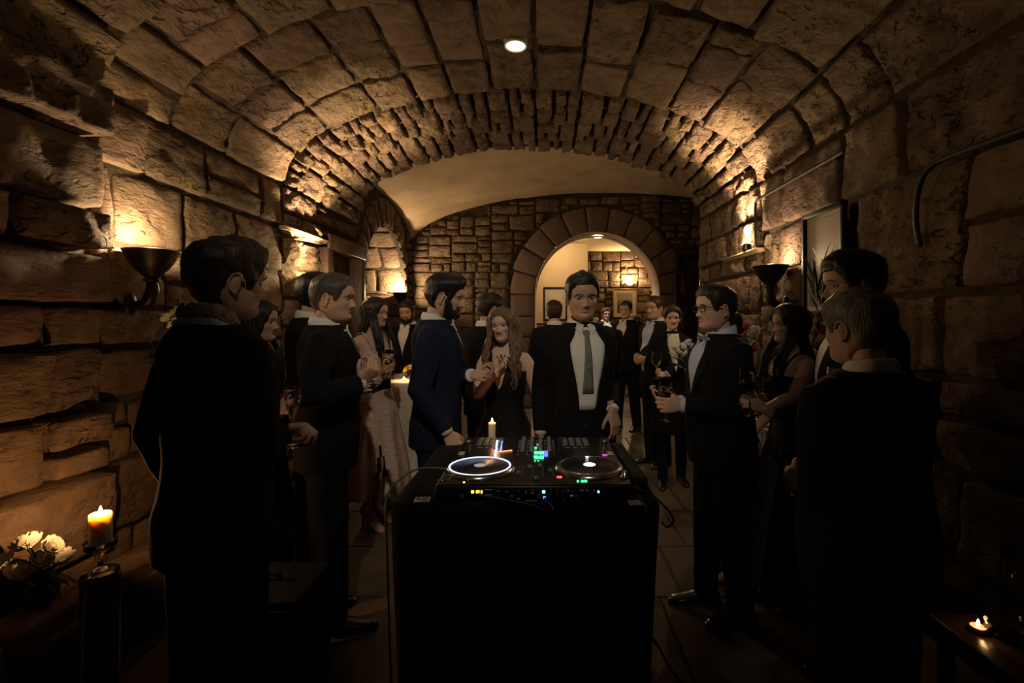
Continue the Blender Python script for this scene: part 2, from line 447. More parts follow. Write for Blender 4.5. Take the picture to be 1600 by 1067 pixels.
def stone(parent, fmap, c, mat, step=0.05, proud=0.03, relief=0.012, gap=0.012, name='stone', flip=False, rnd=0.035, freq=6.0, bulge=0.015, back=0.06, flat=False):
    (u0, v0), (u1, v1), (u2, v2), (u3, v3) = c
    lu = 0.5 * (math.hypot(u1-u0, v1-v0) + math.hypot(u2-u3, v2-v3))
    lv = 0.5 * (math.hypot(u3-u0, v3-v0) + math.hypot(u2-u1, v2-v1))
    if lu < 0.05 or lv < 0.04: return None
    A = edge_coords(lu, step); B = edge_coords(lv, step)
    sx = random.uniform(0, 90); tilt_u = random.uniform(-1, 1) * 0.012; tilt_v = random.uniform(-1, 1) * 0.012
    pr = proud * random.uniform(0.6, 1.35)
    if flat: tilt_u = tilt_v = 0.0; pr = random.uniform(-0.0015, 0.0)
    gu, gv = 1 - 2 * gap / lu, 1 - 2 * gap / lv
    V = []; nb = len(B)
    for a in A:
        for b in B:
            ra = a * (1 - rnd * (0.35/max(lu,.2)) * abs(b)**5) * gu; rb = b * (1 - rnd * (0.35/max(lv,.2)) * abs(a)**5) * gv
            s, t = (ra + 1) / 2, (rb + 1) / 2
            u = (u0*(1-s) + u1*s)*(1-t) + (u3*(1-s) + u2*s)*t
            v = (v0*(1-s) + v1*s)*(1-t) + (v3*(1-s) + v2*s)*t
            # ragged outline
            u += 0.010 * noise.noise(Vector((v*7, sx, 0))) * abs(a); v += 0.010 * noise.noise(Vector((u*7, sx, 5))) * abs(b)
            q = Vector((u*freq + sx, v*freq, sx))
            n1 = noise.fractal(q, 0.9, 2.1, 4)
            if relief > 0.019: n1 = 0.5 * n1 + 0.9 * (0.55 - noise.ridged_multi_fractal(Vector((q.x*0.8, q.y*1.3, q.z)), 0.9, 2.1, 4, 0.9, 1.6) * 0.55)
            d = pr + bulge * (1 - a*a) * (1 - b*b) + tilt_u*a + tilt_v*b + relief * n1
            e = max(abs(a), abs(b))
            if e >= 1: d = -back
            elif not flat and e > 0.999 - 2 * 0.02 / min(lu, lv) * 0.4: d -= 0.008
            V.append(fmap(u, v, d))
    F = []
    for i in range(len(A) - 1):
        for j in range(nb - 1):
            q = (i*nb + j, (i+1)*nb + j, (i+1)*nb + j + 1, i*nb + j + 1)
            F.append(tuple(reversed(q)) if flip else q)
    return MB().add(V, F).build(name, mat, parent, not flat)

def clean(u0, u1, v0, v1, hole):
    """largest part of the span [u0,u1] that stays clear of a hole over v0..v1"""
    if hole is None: return u0, u1
    K = 16; ok = []
    for i in range(K + 1):
        u = u0 + (u1 - u0) * i / K
        ok.append(not any(hole(u, v0 + (v1 - v0) * j / 6) for j in range(7)))
    best = (0, -1); st = None
    for i, o in enumerate(ok + [False]):
        if o and st is None: st = i
        if not o and st is not None:
            if i - 1 - st > best[1] - best[0]: best = (st, i - 1)
            st = None
    if best[1] <= best[0]: return None
    return u0 + (u1-u0)*best[0]/K, u0 + (u1-u0)*best[1]/K

def courses(parent, fmap, ulim, rows, wmin, wmax, mat, hole=None, forced=None, split=0.0, jit=0.015, mats=None, **kw):
    for r, (v0, v1) in enumerate(zip(rows, rows[1:])):
        u = ulim[0] - random.uniform(0, wmin)
        cuts = []
        while u < ulim[1]:
            cuts.append(u); u += random.uniform(wmin, wmax) * (0.75 + 0.5 * min(1.2, (v1 - v0) / 0.35))
        cuts.append(u)
        while len(cuts) > 2 and ulim[1] - cuts[-2] < 0.24: cuts.pop(-2)
        while len(cuts) > 2 and cuts[1] - ulim[0] < 0.2: cuts.pop(1)
        if forced and r in forced:
            for a, b in forced[r]:
                cuts = [c for c in cuts if c < a - 0.16 or c > b + 0.16] + [a, b]
            cuts.sort()
        J = {c: (random.uniform(-jit, jit), random.uniform(-jit, jit)) for c in cuts}
        for a, b in zip(cuts, cuts[1:]):
            a_, b_ = max(a, ulim[0]), min(b, ulim[1])
            if b_ - a_ < 0.06: continue
            parts = [(v0, v1)]
            if split and v1 - v0 > 0.27 and random.random() < split:
                k = v0 + (v1 - v0) * random.uniform(0.38, 0.62); parts = [(v0, k), (k, v1)]
            for p0, p1 in parts:
                cc = clean(a_, b_, p0, p1, hole)
                if cc is None or cc[1] - cc[0] < 0.07: continue
                ja = J[a] if cc[0] == a else (0, 0); jb = J[b] if cc[1] == b else (0, 0)
                w = [random.uniform(-0.008, 0.008) for _ in range(4)]
                m_ = random.choice(mats) if mats else mat
                k2 = dict(kw)
                if mats and m_ is mats[0]: k2['relief'] = kw.get('relief', 0.012) * 2.0
                stone(parent, fmap, [(cc[0]+ja[0], p0+w[0]), (cc[1]+jb[0], p0+w[1]), (cc[1]+jb[1], p1+w[2]), (cc[0]+ja[1], p1+w[3])], m_, **k2)

def rubble(parent, fmap, u0, u1, v0, v1, smin, smax, mat, hole=None, **kw):
    """uncoursed stones: the area is cut again and again into uneven pieces"""
    todo = [(u0, u1, v0, v1)]
    while todo:
        a, b, c, d = todo.pop(); w, h = b - a, d - c
        lim = random.uniform(smin, smax)
        if h > lim * 0.62 and (h > w * 0.62 or w < lim): k = random.uniform(0.36, 0.64); todo += [(a, b, c, c + h*k), (a, b, c + h*k, d)]; continue
        if w > lim * 1.25: k = random.uniform(0.34, 0.66); todo += [(a, a + w*k, c, d), (a + w*k, b, c, d)]; continue
        cc = clean(a, b, c, d, hole)
        if cc is None or cc[1] - cc[0] < 0.06: 
            if hole and h > 0.09: todo += [(a, b, c, c + h/2), (a, b, c + h/2, d)] if not all(hole(a + w*i/4, c + h*j/4) for i in range(5) for j in range(5)) else []
            continue
        j = [random.uniform(-0.012, 0.012) for _ in range(8)]
        stone(parent, fmap, [(cc[0]+j[0], c+j[1]), (cc[1]+j[2], c+j[3]), (cc[1]+j[4], d+j[5]), (cc[0]+j[6], d+j[7])], mat, **kw)

def backing(name, fmap, u0, u1, v0, v1, step, hole, mat, flip=False, top=None):
    nu = max(1, round((u1-u0)/step)); nv = max(1, round((v1-v0)/step)); V = []; F = []
    for i in range(nu + 1):
        for j in range(nv + 1):
            V.append(fmap(u0 + (u1-u0)*i/nu, v0 + (v1-v0)*j/nv, 0))
    for i in range(nu):
        for j in range(nv):
            uc, vc = u0 + (u1-u0)*(i+.5)/nu, v0 + (v1-v0)*(j+.5)/nv
            if hole and hole(uc, vc): continue
            if top and vc > top(uc) + step: continue
            q = (i*(nv+1)+j, (i+1)*(nv+1)+j, (i+1)*(nv+1)+j+1, i*(nv+1)+j+1)
            F.append(tuple(reversed(q)) if flip else q)
    return tag(MB().add(V, F).build(name, mat, None, False), kind='structure')

def arch_ring(parent, fplane, uc, zc, r0, r1, n, mat, flip, proud=0.05, step=0.08, a0=0.0, a1=PI, jamb_to=None, thin=False, **kw):
    """voussoirs round an arch, then jamb blocks below the springing"""
    def fpol(a, r, d): return fplane(uc + r * math.cos(PI - a / r0), zc + r * math.sin(PI - a / r0), d)
    for k in range(n):
        b0, b1 = a0 + (a1 - a0) * k / n, a0 + (a1 - a0) * (k + 1) / n
        rr = r1 + random.uniform(-0.02, 0.03)
        if thin: rr = r0 + (r1 - r0) * (0.36 + 0.64 * math.sin((b0 + b1) / 2))
        stone(parent, fpol, [(b0*r0, r0), (b1*r0, r0), (b1*r0, rr), (b0*r0, rr)], mat, step, proud, flip=flip, back=0.10, **{'gap': 0.006, **kw})
    if jamb_to is not None:
        for s in (-1, 1):
            z = zc
            while z > jamb_to + 0.05:
                h = min(random.uniform(0.28, 0.42), z - jamb_to)
                w = (r1 - r0) * random.uniform(0.75, 1.15) * (0.36 if thin else 1)
                a, b = sorted((uc + s * r0, uc + s * (r0 + w)))
                stone(parent, fplane, [(a, z-h), (b, z-h), (b, z), (a, z)], mat, step, proud, flip=flip, back=0.10, **{'gap': 0.006, **kw})
                z -= h

# ---- left wall ----------------------------------------------------
def HZ(y): return 2.85 + 0.55 * math.sqrt(max(0.0, 1 - ((y - 6.7) / 1.9) ** 2))
def HX(x): return 2.85 + 0.95 * math.sqrt(max(0.0, 1 - ((x - 1.125) / 3.475) ** 2))
DOOR0, DOOR1, DOORZ = 5.14, 6.08, 2.36
NYC, NR, NZ = 7.23, 0.93, 2.0     # arched niche in the left wall
def fl(u, v, d): return Vector((XL + d, u, v))
def fr(u, v, d): return Vector((XR - d, u, v))
def hole_l(u, v, g=0.0):
    if DOOR0 - g < u < DOOR1 + g and v < DOORZ + g: return True
    if abs(u - NYC) < NR + g and (v < NZ or math.hypot(u - NYC, v - NZ) < NR + g): return True
    return False
wall_l = backing('wall_left', fl, YREAR, YB, 0, 3.45, 0.05, hole_l, M['mortar'], False, lambda y: ZS + 0.02 if y < YE else HZ(y))
ROW_L = [0, 0.40, 0.78, 1.12, 1.40, 1.62, 1.97, 2.38, 2.75]
YP = 2.50      # the wall nearer than this projects a little
courses(wall_l, fl, (1.25, YP), [0, 0.40, 0.80, 1.10, 1.42, 1.62, 1.88, 2.10, 2.46, 2.75], 0.34, 0.70, M['stone'], split=0.12, mats=[M['stone'], M['ashlar']], step=0.035, proud=0.13, relief=0.022, back=0.03, jit=0.03)
courses(wall_l, fl, (YP, 4.3), ROW_L, 0.30, 0.62, M['ashlar'], forced={6: [(2.60, 3.12)], 5: [(2.62, 2.98)]}, split=0.16, mats=[M['stone'], M['ashlar'], M['ashlar']], step=0.035, proud=0.035, relief=0.016, jit=0.03)
courses(wall_l, fl, (4.3, DOOR0 - 0.14), [0, 0.3, 0.62, 0.9, 1.2, 1.5, 1.75, 2.02, 2.30, 2.52, 2.75], 0.22, 0.44, M['stone'], step=0.026, proud=0.06, relief=0.05, freq=8)
rubble(wall_l, fl, DOOR0 - 0.14, YB, 0, 3.36, 0.26, 0.46, M['stone'], hole=lambda u, v: hole_l(u, v, 0.14) or (v > NZ - 0.02 and math.hypot(u-NYC, v-NZ) < NR + 0.17 + 0.26*max(0, v-NZ)/NR) or v > (ZS if u < YE else HZ(u)) , step=0.06, proud=0.03, relief=0.02)
arch_ring(wall_l, fl, NYC, NZ, NR, NR + 0.42, 15, M['stone'], False, proud=0.035, relief=0.02, jamb_to=0.0, thin=True)
# niche passage behind the arch
nic = MB()
rg = []
for k in range(25):
    a = PI - PI * k / 24
    rg.append((NYC + NR * math.cos(a), NZ + NR * math.sin(a)))
outl = [(NYC - NR, 0.0)] + rg + [(NYC + NR, 0.0)]
nic.add(*loft([[Vector((XL + 0.02, y, z)) for y, z in outl], [Vector((-3.9, y, z)) for y, z in outl]], False, True, False))
tag(nic.build('wall_niche', M['mortar'], None, False), kind='structure')
wn = bpy.data.objects['wall_niche']
def fnj(u, v, d): return Vector((u, NYC + NR - d, v))          # far jamb, faces the camera
courses(wn, fnj, (-3.6, XL - 0.0), [0, 0.3, 0.6, 0.95, 1.3, 1.62, 1.98, 2.05], 0.28, 0.5, M['ashlar'], step=0.05, proud=0.02, relief=0.012, flip=False)
def fns(a, u, d):                                                # arch soffit
    r = NR - d
    return Vector((u, NYC + r * math.cos(a / NR), NZ + r * math.sin(a / NR)))
for k in range(7):
    a0_, a1_ = PI * k / 7 * NR, PI * (k + 1) / 7 * NR
    x = XL - 0.01
    while x > -3.6:
        w = random.uniform(0.3, 0.5)
        stone(wn, fns, [(a0_, x - w), (a1_, x - w), (a1_, x), (a0_, x)], M['ashlar'], 0.07, 0.02, 0.012, flip=True)
        x -= w

# ---- right wall ---------------------------------------------------
wall_r = backing('wall_right', fr, YREAR, YE + 0.1, 0, ZS + 0.02, 0.1, None, M['mortar'], True)
ROW_R = [0, 0.42, 0.85, 1.28, 1.68, 2.30, 2.75]
courses(wall_r, fr, (1.25, 4.25), ROW_R, 0.36, 0.7, M['ashlar'], forced={4: [(2.19, 2.98), (3.55, 3.98)], 3: [(2.35, 2.85)]}, split=0.2, mats=[M['stone'], M['ashlar'], M['ashlar']], step=0.035, proud=0.035, relief=0.017, flip=True, jit=0.03)
courses(wall_r, fr, (4.25, YE + 0.1), [0, 0.35, 0.7, 1.0, 1.3, 1.62, 1.98, 2.16, 2.45, 2.75], 0.3, 0.6, M['stone'], step=0.035, proud=0.05, relief=0.03, freq=8, flip=True)
tag(MB().add(*box(XR - 0.03, XC2, YE + 0.02, YE + 0.12, 0, 3.7)).build('wall_pier', M['mortar'], None, False), kind='structure')

# ---- tunnel vault -------------------------------------------------
NT = 240
arc = [0.0]; ath = [PI]
for k in range(1, NT + 1):
    t0, t1 = PI - PI*(k-1)/NT, PI - PI*k/NT
    arc.append(arc[-1] + math.hypot(VA*(math.cos(t1)-math.cos(t0)), RISE*(math.sin(t1)-math.sin(t0)))); ath.append(t1)
ALEN = arc[-1]
def fv(u, v, d):
    v = max(0.0, min(ALEN, v)); k = min(NT - 1, int(v / ALEN * NT))
    while k < NT - 1 and arc[k+1] < v: k += 1
    while k > 0 and arc[k] > v: k -= 1
    t = ath[k] + (ath[k+1] - ath[k]) * (v - arc[k]) / (arc[k+1] - arc[k])
    n = Vector((math.cos(t) / VA, 0, math.sin(t) / RISE)); n.normalize()
    return Vector((VXC + VA*math.cos(t), u, ZS + RISE*math.sin(t))) - n * d
ceil = backing('ceiling', fv, YREAR, YE, 0, ALEN, 0.12, None, M['mortar'], True)
def vault_rows(n, jitter):
    r = [0.0]
    for k in range(1, n): r.append(ALEN * k / n + random.uniform(-jitter, jitter))
    return r + [ALEN]
MIXV = [M['stone'], M['ashlar'], M['stone']]
courses(ceil, fv, (1.25, YP), [0, 0.34, 0.66, 0.98], 0.4, 0.8, M['stone'], step=0.04, proud=0.12, relief=0.022, back=0.03, flip=False)
courses(ceil, fv, (1.25, 3.05), vault_rows(11, 0.06), 0.45, 0.8, M['ashlar'], hole=lambda u, v: u < YP + 0.01 and v < 0.96, mats=[M['stone'], M['ashlar'], M['stone']], split=0.15, step=0.04, proud=0.03, relief=0.016, flip=False, jit=0.03)
courses(ceil, fv, (3.05, 4.35), vault_rows(13, 0.06), 0.28, 0.56, M['ashlar'], mats=MIXV, split=0.08, step=0.035, proud=0.032, relief=0.018, flip=False, jit=0.03)
rubble(ceil, fv, 4.35, YE, 0, ALEN, 0.30, 0.48, M['stone'], step=0.026, proud=0.06, relief=0.042, freq=7, flip=False)
# end face of the vault, turned to the crossing
ef = MB(); lo = []; hi = []
for k in range(41):
    x = XL + (XR - XL) * k / 40
    lo.append(fv(YE + 0.03, ALEN * k / 40, 0.0)); hi.append(Vector((lo[-1].x, YE + 0.03, 4.0)))
ef.add(*loft([lo, hi], False, False, False))
tag(ef.build('wall_arch_end', M['mortar'], None, False), kind='structure')

# ---- crossing: plaster groin vault, right wall -------------------
V = []; F = []; nx, ny = 90, 48
for i in range(nx + 1):
    x = XL - 0.02 + (XC2 - XL + 0.04) * i / nx
    for j in range(ny + 1):
        y = YE + (YB + 0.03 - YE) * j / ny
        a, b = HX(x), HZ(y); k = 0.07
        h = max(a, b); dd = abs(a - b)
        if dd < k: h += (k - dd) ** 2 / (4 * k)
        V.append(Vector((x, y, h + 0.012 * noise.fractal(Vector((x*1.3, y*1.3, 3.1)), 1.0, 2.0, 3))))
for i in range(nx):
    for j in range(ny):
        F.append((i*(ny+1)+j, i*(ny+1)+j+1, (i+1)*(ny+1)+j+1, (i+1)*(ny+1)+j))
tag(MB().add(V, F).build('ceiling_crossing', M['plaster']), kind='structure')
tag(MB().add(*box(XC2, XC2 + 0.1, YE, YB, 0, 3.6)).build('wall_crossing_right', M['plaster'], None, False), kind='structure')

# ---- back wall with archway --------------------------------------
AXC, AR, AZ = 0.94, 1.10, 2.0
def fb(u, v, d): return Vector((u, YB - d, v))
RD0, RD1, RDZ = 2.32, 2.70, 2.78      # dark door at the right end of the back wall
def hole_b(u, v, g=0.0):
    if RD0 - g < u < RD1 + 0.55 + g and v < RDZ + g: return True
    return abs(u - AXC) < AR + g and (v < AZ or math.hypot(u - AXC, v - AZ) < AR + g)
wall_b = backing('wall_back', fb, XL - 0.05, XC2, 0, 3.9, 0.05, hole_b, M['mortar'], False, lambda x: HX(x) + 0.1)
rubble(wall_b, fb, XL, 2.95, 0, 3.85, 0.24, 0.50, M['stone'], hole=lambda u, v: hole_b(u, v, 0.02) or (abs(u-AXC) < AR+0.46 and (v < AZ or math.hypot(u-AXC, v-AZ) < AR+0.46)) or v > HX(u) - 0.02, step=0.055, proud=0.03, relief=0.016, gap=0.008)
arch_ring(wall_b, fb, AXC, AZ, AR, AR + 0.46, 11, M['dress'], False, proud=0.03, relief=0.006, step=0.1, jamb_to=0.0, bulge=0.004, gap=0.004)
# limewashed reveal of the archway
rv = MB(); o0 = []; o1 = []
pts = [(AXC - AR, 0.0), (AXC - AR, 1.0)] + [(AXC + AR*math.cos(PI - PI*k/40), AZ + AR*math.sin(PI - PI*k/40)) for k in range(41)] + [(AXC + AR, 1.0), (AXC + AR, 0.0)]
pin = [((x - AXC) * 0.985 + AXC, z - (0.012 if z > 0.1 else 0)) for x, z in pts]
rv.add(*loft([[Vector((x, YB - 0.055, z)) for x, z in pts], [Vector((x, YB - 0.065, z)) for x, z in pin], [Vector((x, YB + 0.50, z)) for x, z in pin]], False, False, False))
tag(rv.build('trim_1', M['reveal']), kind='structure')

# ---- room beyond the archway ---------------------------------------
YF1, YF2, XF = 10.8, 12.05, 0.97
def fw(name, b, m): return tag(MB().add(*box(*b)).build(name, m, None, False), kind='structure')
fw('wall_far_left', (-1.6, XF, YF1, YF1 + 0.1, 0, 3.3), M['cream'])
fw('wall_far_side', (-1.7, -1.6, YB + 0.1, YF1, 0, 3.3), M['cream'])
fw('wall_far_right', (2.9, 3.0, YB + 0.1, YF2, 0, 3.3), M['cream'])
fw('ceiling_far', (-1.7, 3.0, YB + 0.12, YF2 + 0.1, 3.25, 3.35), M['cream'])
def ff(u, v, d): return Vector((u, YF2 - d, v))
wall_f = backing('wall_far_stone', ff, XF - 0.4, 3.0, 0, 3.3, 0.2, None, M['mortar'], False)
rubble(wall_f, ff, XF - 0.3, 2.9, 0, 3.25, 0.26, 0.55, M['stone'], step=0.08, proud=0.03, relief=0.014, gap=0.008)
# white door frame at the right of the far room
dfm = MB()
dfm.add(*box(2.62, 2.72, YF2 - 1.4, YF2 - 1.3, 0, 2.5)); dfm.add(*box(2.62, 2.88, YF2 - 1.42, YF2 - 1.28, 2.5, 2.62))
tag(dfm.build('trim_2', M['white_paint'], None, False), kind='structure')

# ---- floor -----------------------------------------------------------
floor = fw('floor', (XL - 1.6, XC2, YREAR, YF2 + 0.1, -0.1, -0.012), M['grout'])
def fflo(u, v, d): return Vector((u, v, d))
y = 0.7
while y < YF2:
    h = random.uniform(0.55, 0.75); x = XL - 0.02 - random.uniform(0, 0.3) - (1.3 if y > 6.3 and y < 8.2 else 0)
    xe = 2.95 if y < YB else 2.9
    while x < xe:
        w = random.uniform(0.6, 0.95)
        if not (y > YB + 0.4 and x + w < -1.6):
            stone(floor, fflo, [(x, y), (x + w, y), (x + w, y + h), (x, y + h)], M['flag'], 0.25, 0.0, 0.0012, gap=0.004, name='flagstone', bulge=0.0, back=0.02, rnd=0.0, flat=True)
        x += w
    y += h
fw('wall_rear', (XL, XR, YREAR - 0.1, YREAR, 0, 3.7), M['mortar'])

# ---- doors ----------------------------------------------------------
def panel_door(name, y0, y1, z1, x, m, kind_no):
    """timber door in the left wall, faces +X"""
    d = empty(name, (x, (y0 + y1) / 2, 0)); tag(d, kind='structure')
    w = (y1 - y0) / 2
    fm = MB()
    fm.add(*bevel_box(-0.16, 0.10, -w - 0.06, -w + 0.07, 0, z1 + 0.08, 0.012)); fm.add(*bevel_box(-0.16, 0.10, w - 0.07, w + 0.06, 0, z1 + 0.08, 0.012)); fm.add(*bevel_box(-0.16, 0.11, -w - 0.06, w + 0.06, z1 - 0.06, z1 + 0.10, 0.012))
    fm.build('door_frame', m, d)
    lf = MB(); lf.add(*bevel_box(-0.12, -0.07, -w + 0.07, w - 0.07, 0.01, z1 - 0.06, 0.006)); lf.build('door_leaf', m, d)
    for (a, b, c, e) in ((-w + 0.16, -0.04, 0.2, 0.95), (0.04, w - 0.16, 0.2, 0.95), (-w + 0.16, -0.04, 1.12, z1 - 0.2), (0.04, w - 0.16, 1.12, z1 - 0.2)):
        p = MB(); p.add(*bevel_box(-0.075, -0.050, a, b, c, e, 0.018)); p.build('door_panel', m, d)
    h = MB(); h.add(*tube([(-0.07, w - 0.12, 1.03), (-0.01, w - 0.12, 1.03), (-0.01, w - 0.24, 1.03)], 0.009)); h.build('door_handle', M['iron'], d)
    return d
panel_door('door_1', DOOR0, DOOR1, DOORZ, XL, M['door'], 1)
d2 = empty('door_2', ((RD0 + RD1) / 2 + 0.25, YB, 0)); tag(d2, kind='structure')
fm = MB()
for a, b in ((-0.46, -0.38), (0.38, 0.46)): fm.add(*bevel_box(a, b, -0.08, 0.06, 0, RDZ, 0.01))
fm.add(*bevel_box(-0.48, 0.48, -0.10, 0.06, RDZ - 0.09, RDZ + 0.02, 0.01)); fm.build('door_frame', M['darkwood'], d2)
for a, b in ((-0.38, -0.004), (0.004, 0.38)):
    lf = MB(); lf.add(*bevel_box(a, b, 0.02, 0.06, 0.01, RDZ - 0.09, 0.006)); l_ = lf.build('door_leaf', M['darkwood'], d2)
    for z0, z1 in ((0.15, 0.9), (1.02, 1.8), (1.92, RDZ - 0.2)):
        p = MB(); p.add(*bevel_box(a + 0.07, b - 0.07, 0.004, 0.022, z0, z1, 0.012)); p.build('door_panel', M['darkwood'], l_)

# ================================================================== LAMPS AND FIXTURES
def point_light(name, parent, loc, power, col, r=0.03):
    d = bpy.data.lights.new(name, 'POINT'); d.energy = power; d.color = col; d.shadow_soft_size = r
    o = bpy.data.objects.new(name, d); o.location = loc; COL.objects.link(o)
    if parent is not None: o.parent = parent
    return o

def uplight_beam(parent, loc, power, size, rot=(PI, 0, 0)):
    d = bpy.data.lights.new('uplight_beam', 'SPOT'); d.energy = power; d.color = WARM; d.spot_size = size; d.spot_blend = 0.7; d.shadow_soft_size = 0.025
    l = bpy.data.objects.new('uplight_beam', d); l.location = loc; l.rotation_euler = rot; COL.objects.link(l); l.parent = parent

def sconce(loc, rz, power, label):
    """bronze bowl uplighter; wall plane at local x=0, bowl towards +x, loc = rim height on the wall"""
    s = empty('wall_sconce', loc, rz); tag(s, label, 'sconce', 'bronze bowl wall sconces')
    c = 0.132
    prof = [(0.018, -0.150), (0.034, -0.148), (0.040, -0.140), (0.075, -0.105), (0.104, -0.062), (0.122, -0.020), (0.131, -0.004), (0.134, 0.0), (0.128, 0.002), (0.118, -0.018), (0.100, -0.058), (0.070, -0.098), (0.03, -0.125)]
    MB().add(*lathe(prof, 32, (c, 0, 0))).build('bowl', M['iron'], s)
    MB().add(*lathe([(0.0, -0.175), (0.035, -0.172), (0.040, -0.163), (0.034, -0.153), (0.02, -0.148)], 20, (c, 0, 0))).build('collar', M['iron'], s)
    a = MB(); a.add(*tube(bez([(c, 0, -0.165), (c + 0.004, 0, -0.225), (c - 0.03, 0, -0.290), (0.02, 0, -0.310)]), [0.022 + 0.012 * math.sin(i / 24 * PI) for i in range(25)], 12)); a.build('arm', M['iron'], s)
    p = MB(); p.add(*[*ellipsoid((0.015, 0, -0.300), (0.020, 0.040, 0.070))]); p.build('wall_plate', M['iron'], s)
    b = MB(); b.add(*ellipsoid((c, 0, -0.062), (0.02, 0.02, 0.03), 12, 8)); b.build('bulb', emit_mat('bulb_glow', WARM, 12.0), s)
    point_light('sconce_light', s, (c, 0, 0.045), power, WARM, 0.025)
    return s
sconce((XL + 0.04, 2.70, 1.935), 0, W_SCONCE_L, 'bronze bowl sconce on left wall behind the man in the scarf')
sconce((XR - 0.04, 3.78, 1.97), PI, W_SCONCE_R, 'bronze bowl sconce on right wall next to the framed picture')
ps = sconce((XL + 0.07, 4.62, 1.97), 0, W_PIER_L, 'bronze bowl sconce by the wooden door, behind two men')
uplight_beam(ps, (0.15, 0, 0.02), W_BEAM_L, 1.55)
sconce((-2.36, NYC + NR - 0.02, 2.0), -PI / 2, W_NICHE, 'bronze bowl sconce inside the arched niche')

# impost ledges and the small uplighter on the right one
lg = MB(); lg.add(*bevel_box(0, 0.080, 0, 0.82, 0, 0.020, 0.007)); lg.add(*bevel_box(0, 0.062, 0, 0.82, -0.015, 0.0, 0.005))
o = lg.build('impost_ledge', M['ledge']); o.location = (XL + 0.03, 4.25, 2.36); tag(o, 'narrow stone impost ledge on left wall above the sconce', 'ledge', 'stone impost ledges')
o = link('impost_ledge', o.data, None); o.location = (XR - 0.03, 5.0, 2.155); o.rotation_euler = (0, 0, PI); tag(o, 'narrow stone impost ledge on right wall under the uplighter', 'ledge', 'stone impost ledges')
up = empty('uplighter', (XR - 0.10, 4.42, 2.177)); tag(up, 'small dark uplighter standing on the right impost ledge', 'lamp')
MB().add(*lathe([(0.03, 0.0), (0.035, 0.01), (0.035, 0.05), (0.042, 0.06), (0.036, 0.062), (0.028, 0.05)], 20)).build('housing', M['iron'], up)
MB().add(*lathe([(0.0, 0.046), (0.027, 0.048)], 16, cap0=False, cap1=False)).build('lens', emit_mat('uplighter_glow', WARM, 12.0), up)
point_light('uplighter_light', up, (-0.05, 0, 0.085), W_PIER_R, WARM, 0.02)
uplight_beam(up, (-0.02, 0, 0.075), W_BEAM_R, 1.5, (PI, 0.10, 0))

# recessed spots
def spot(name, loc, r, strength, power, label, col=(1, 0.84, 0.62), size=1.9, tilt=0.0):
    s = empty(name, loc); tag(s, label, 'ceiling light')
    MB().add(*lathe([(r, 0.02), (r * 1.22, 0.02), (r * 1.22, 0.0), (r * 1.18, -0.006), (r * 1.02, -0.004), (r, 0.008)], 32, cap0=False, cap1=False)).build('rim', M['white_paint'], s)
    MB().add(*lathe([(0.0, 0.004), (r * 0.7, 0.003), (r * 1.02, 0.008)], 32, cap0=False, cap1=False)).build('lens', emit_mat(name + '_glow', col, strength), s)
    d = bpy.data.lights.new('spot_beam', 'SPOT'); d.energy = power; d.color = col; d.spot_size = size; d.spot_blend = 0.8; d.shadow_soft_size = r * 0.7
    l = bpy.data.objects.new('spot_beam', d); l.location = (0, 0, -0.03); l.rotation_euler = (tilt, 0, 0); COL.objects.link(l); l.parent = s
    return s
spot('vault_spotlight', (-0.21, 3.60, 3.578), 0.07, 9.0, W_SPOT, 'round bright downlight in the stone vault overhead')
spot('vault_spotlight', (-0.214, -0.30, 3.60), 0.07, 9.0, W_FILL, 'added fill spotlight in the vault, out of view above the photographer', size=0.92, tilt=1.06)  # unseen fill lamp, added to brighten faces and shirts
spot('archway_downlight', (AXC + 0.04, YB + 0.22, 3.045), 0.07, 14.0, W_ARCHSPOT, 'small downlight under the crown of the far archway', col=(1, 0.88, 0.72))

# far room lamp over the picture
fl_ = empty('picture_lamp', (2.10, YF2 - 0.02, 2.36)); tag(fl_, 'glowing wall lamp above the picture in the far room', 'wall lamp')
MB().add(*bevel_box(-0.05, 0.05, -0.03, 0.0, -0.05, 0.05, 0.01)).build('wall_plate', M['iron'], fl_)
MB().add(*tube([(0, -0.02, 0), (0, -0.10, 0.02), (0, -0.14, 0.05)], 0.010)).build('arm', M['iron'], fl_)
MB().add(*lathe([(0.03, 0.0), (0.07, 0.03), (0.10, 0.09), (0.095, 0.09), (0.065, 0.035), (0.02, 0.01)], 24, (0, -0.14, 0.04))).build('shade', plain('lamp_shade_glass', (0.9, 0.75, 0.5), 0.5, trans=0.5, emit=(1.0, 0.66, 0.3), estr=9.0, nscale=10), fl_)
point_light('picture_lamp_light', fl_, (0, -0.17, 0.16), W_FAR, (1.0, 0.68, 0.34), 0.06)
# flush ceiling lamp of the far room, out of sight above the arch
cl = empty('ceiling_lamp', (0.3, 9.9, 3.24)); tag(cl, 'flush round ceiling lamp in the far room', 'ceiling light')
MB().add(*lathe([(0.0, -0.06), (0.10, -0.055), (0.16, -0.03), (0.18, 0.0)], 28)).build('diffuser', emit_mat('ceiling_lamp_glow', (1.0, 0.70, 0.38), 6.0), cl)
point_light('ceiling_lamp_light', cl, (0, 0, -0.12), W_FAR_CEIL, (1.0, 0.70, 0.38), 0.12)

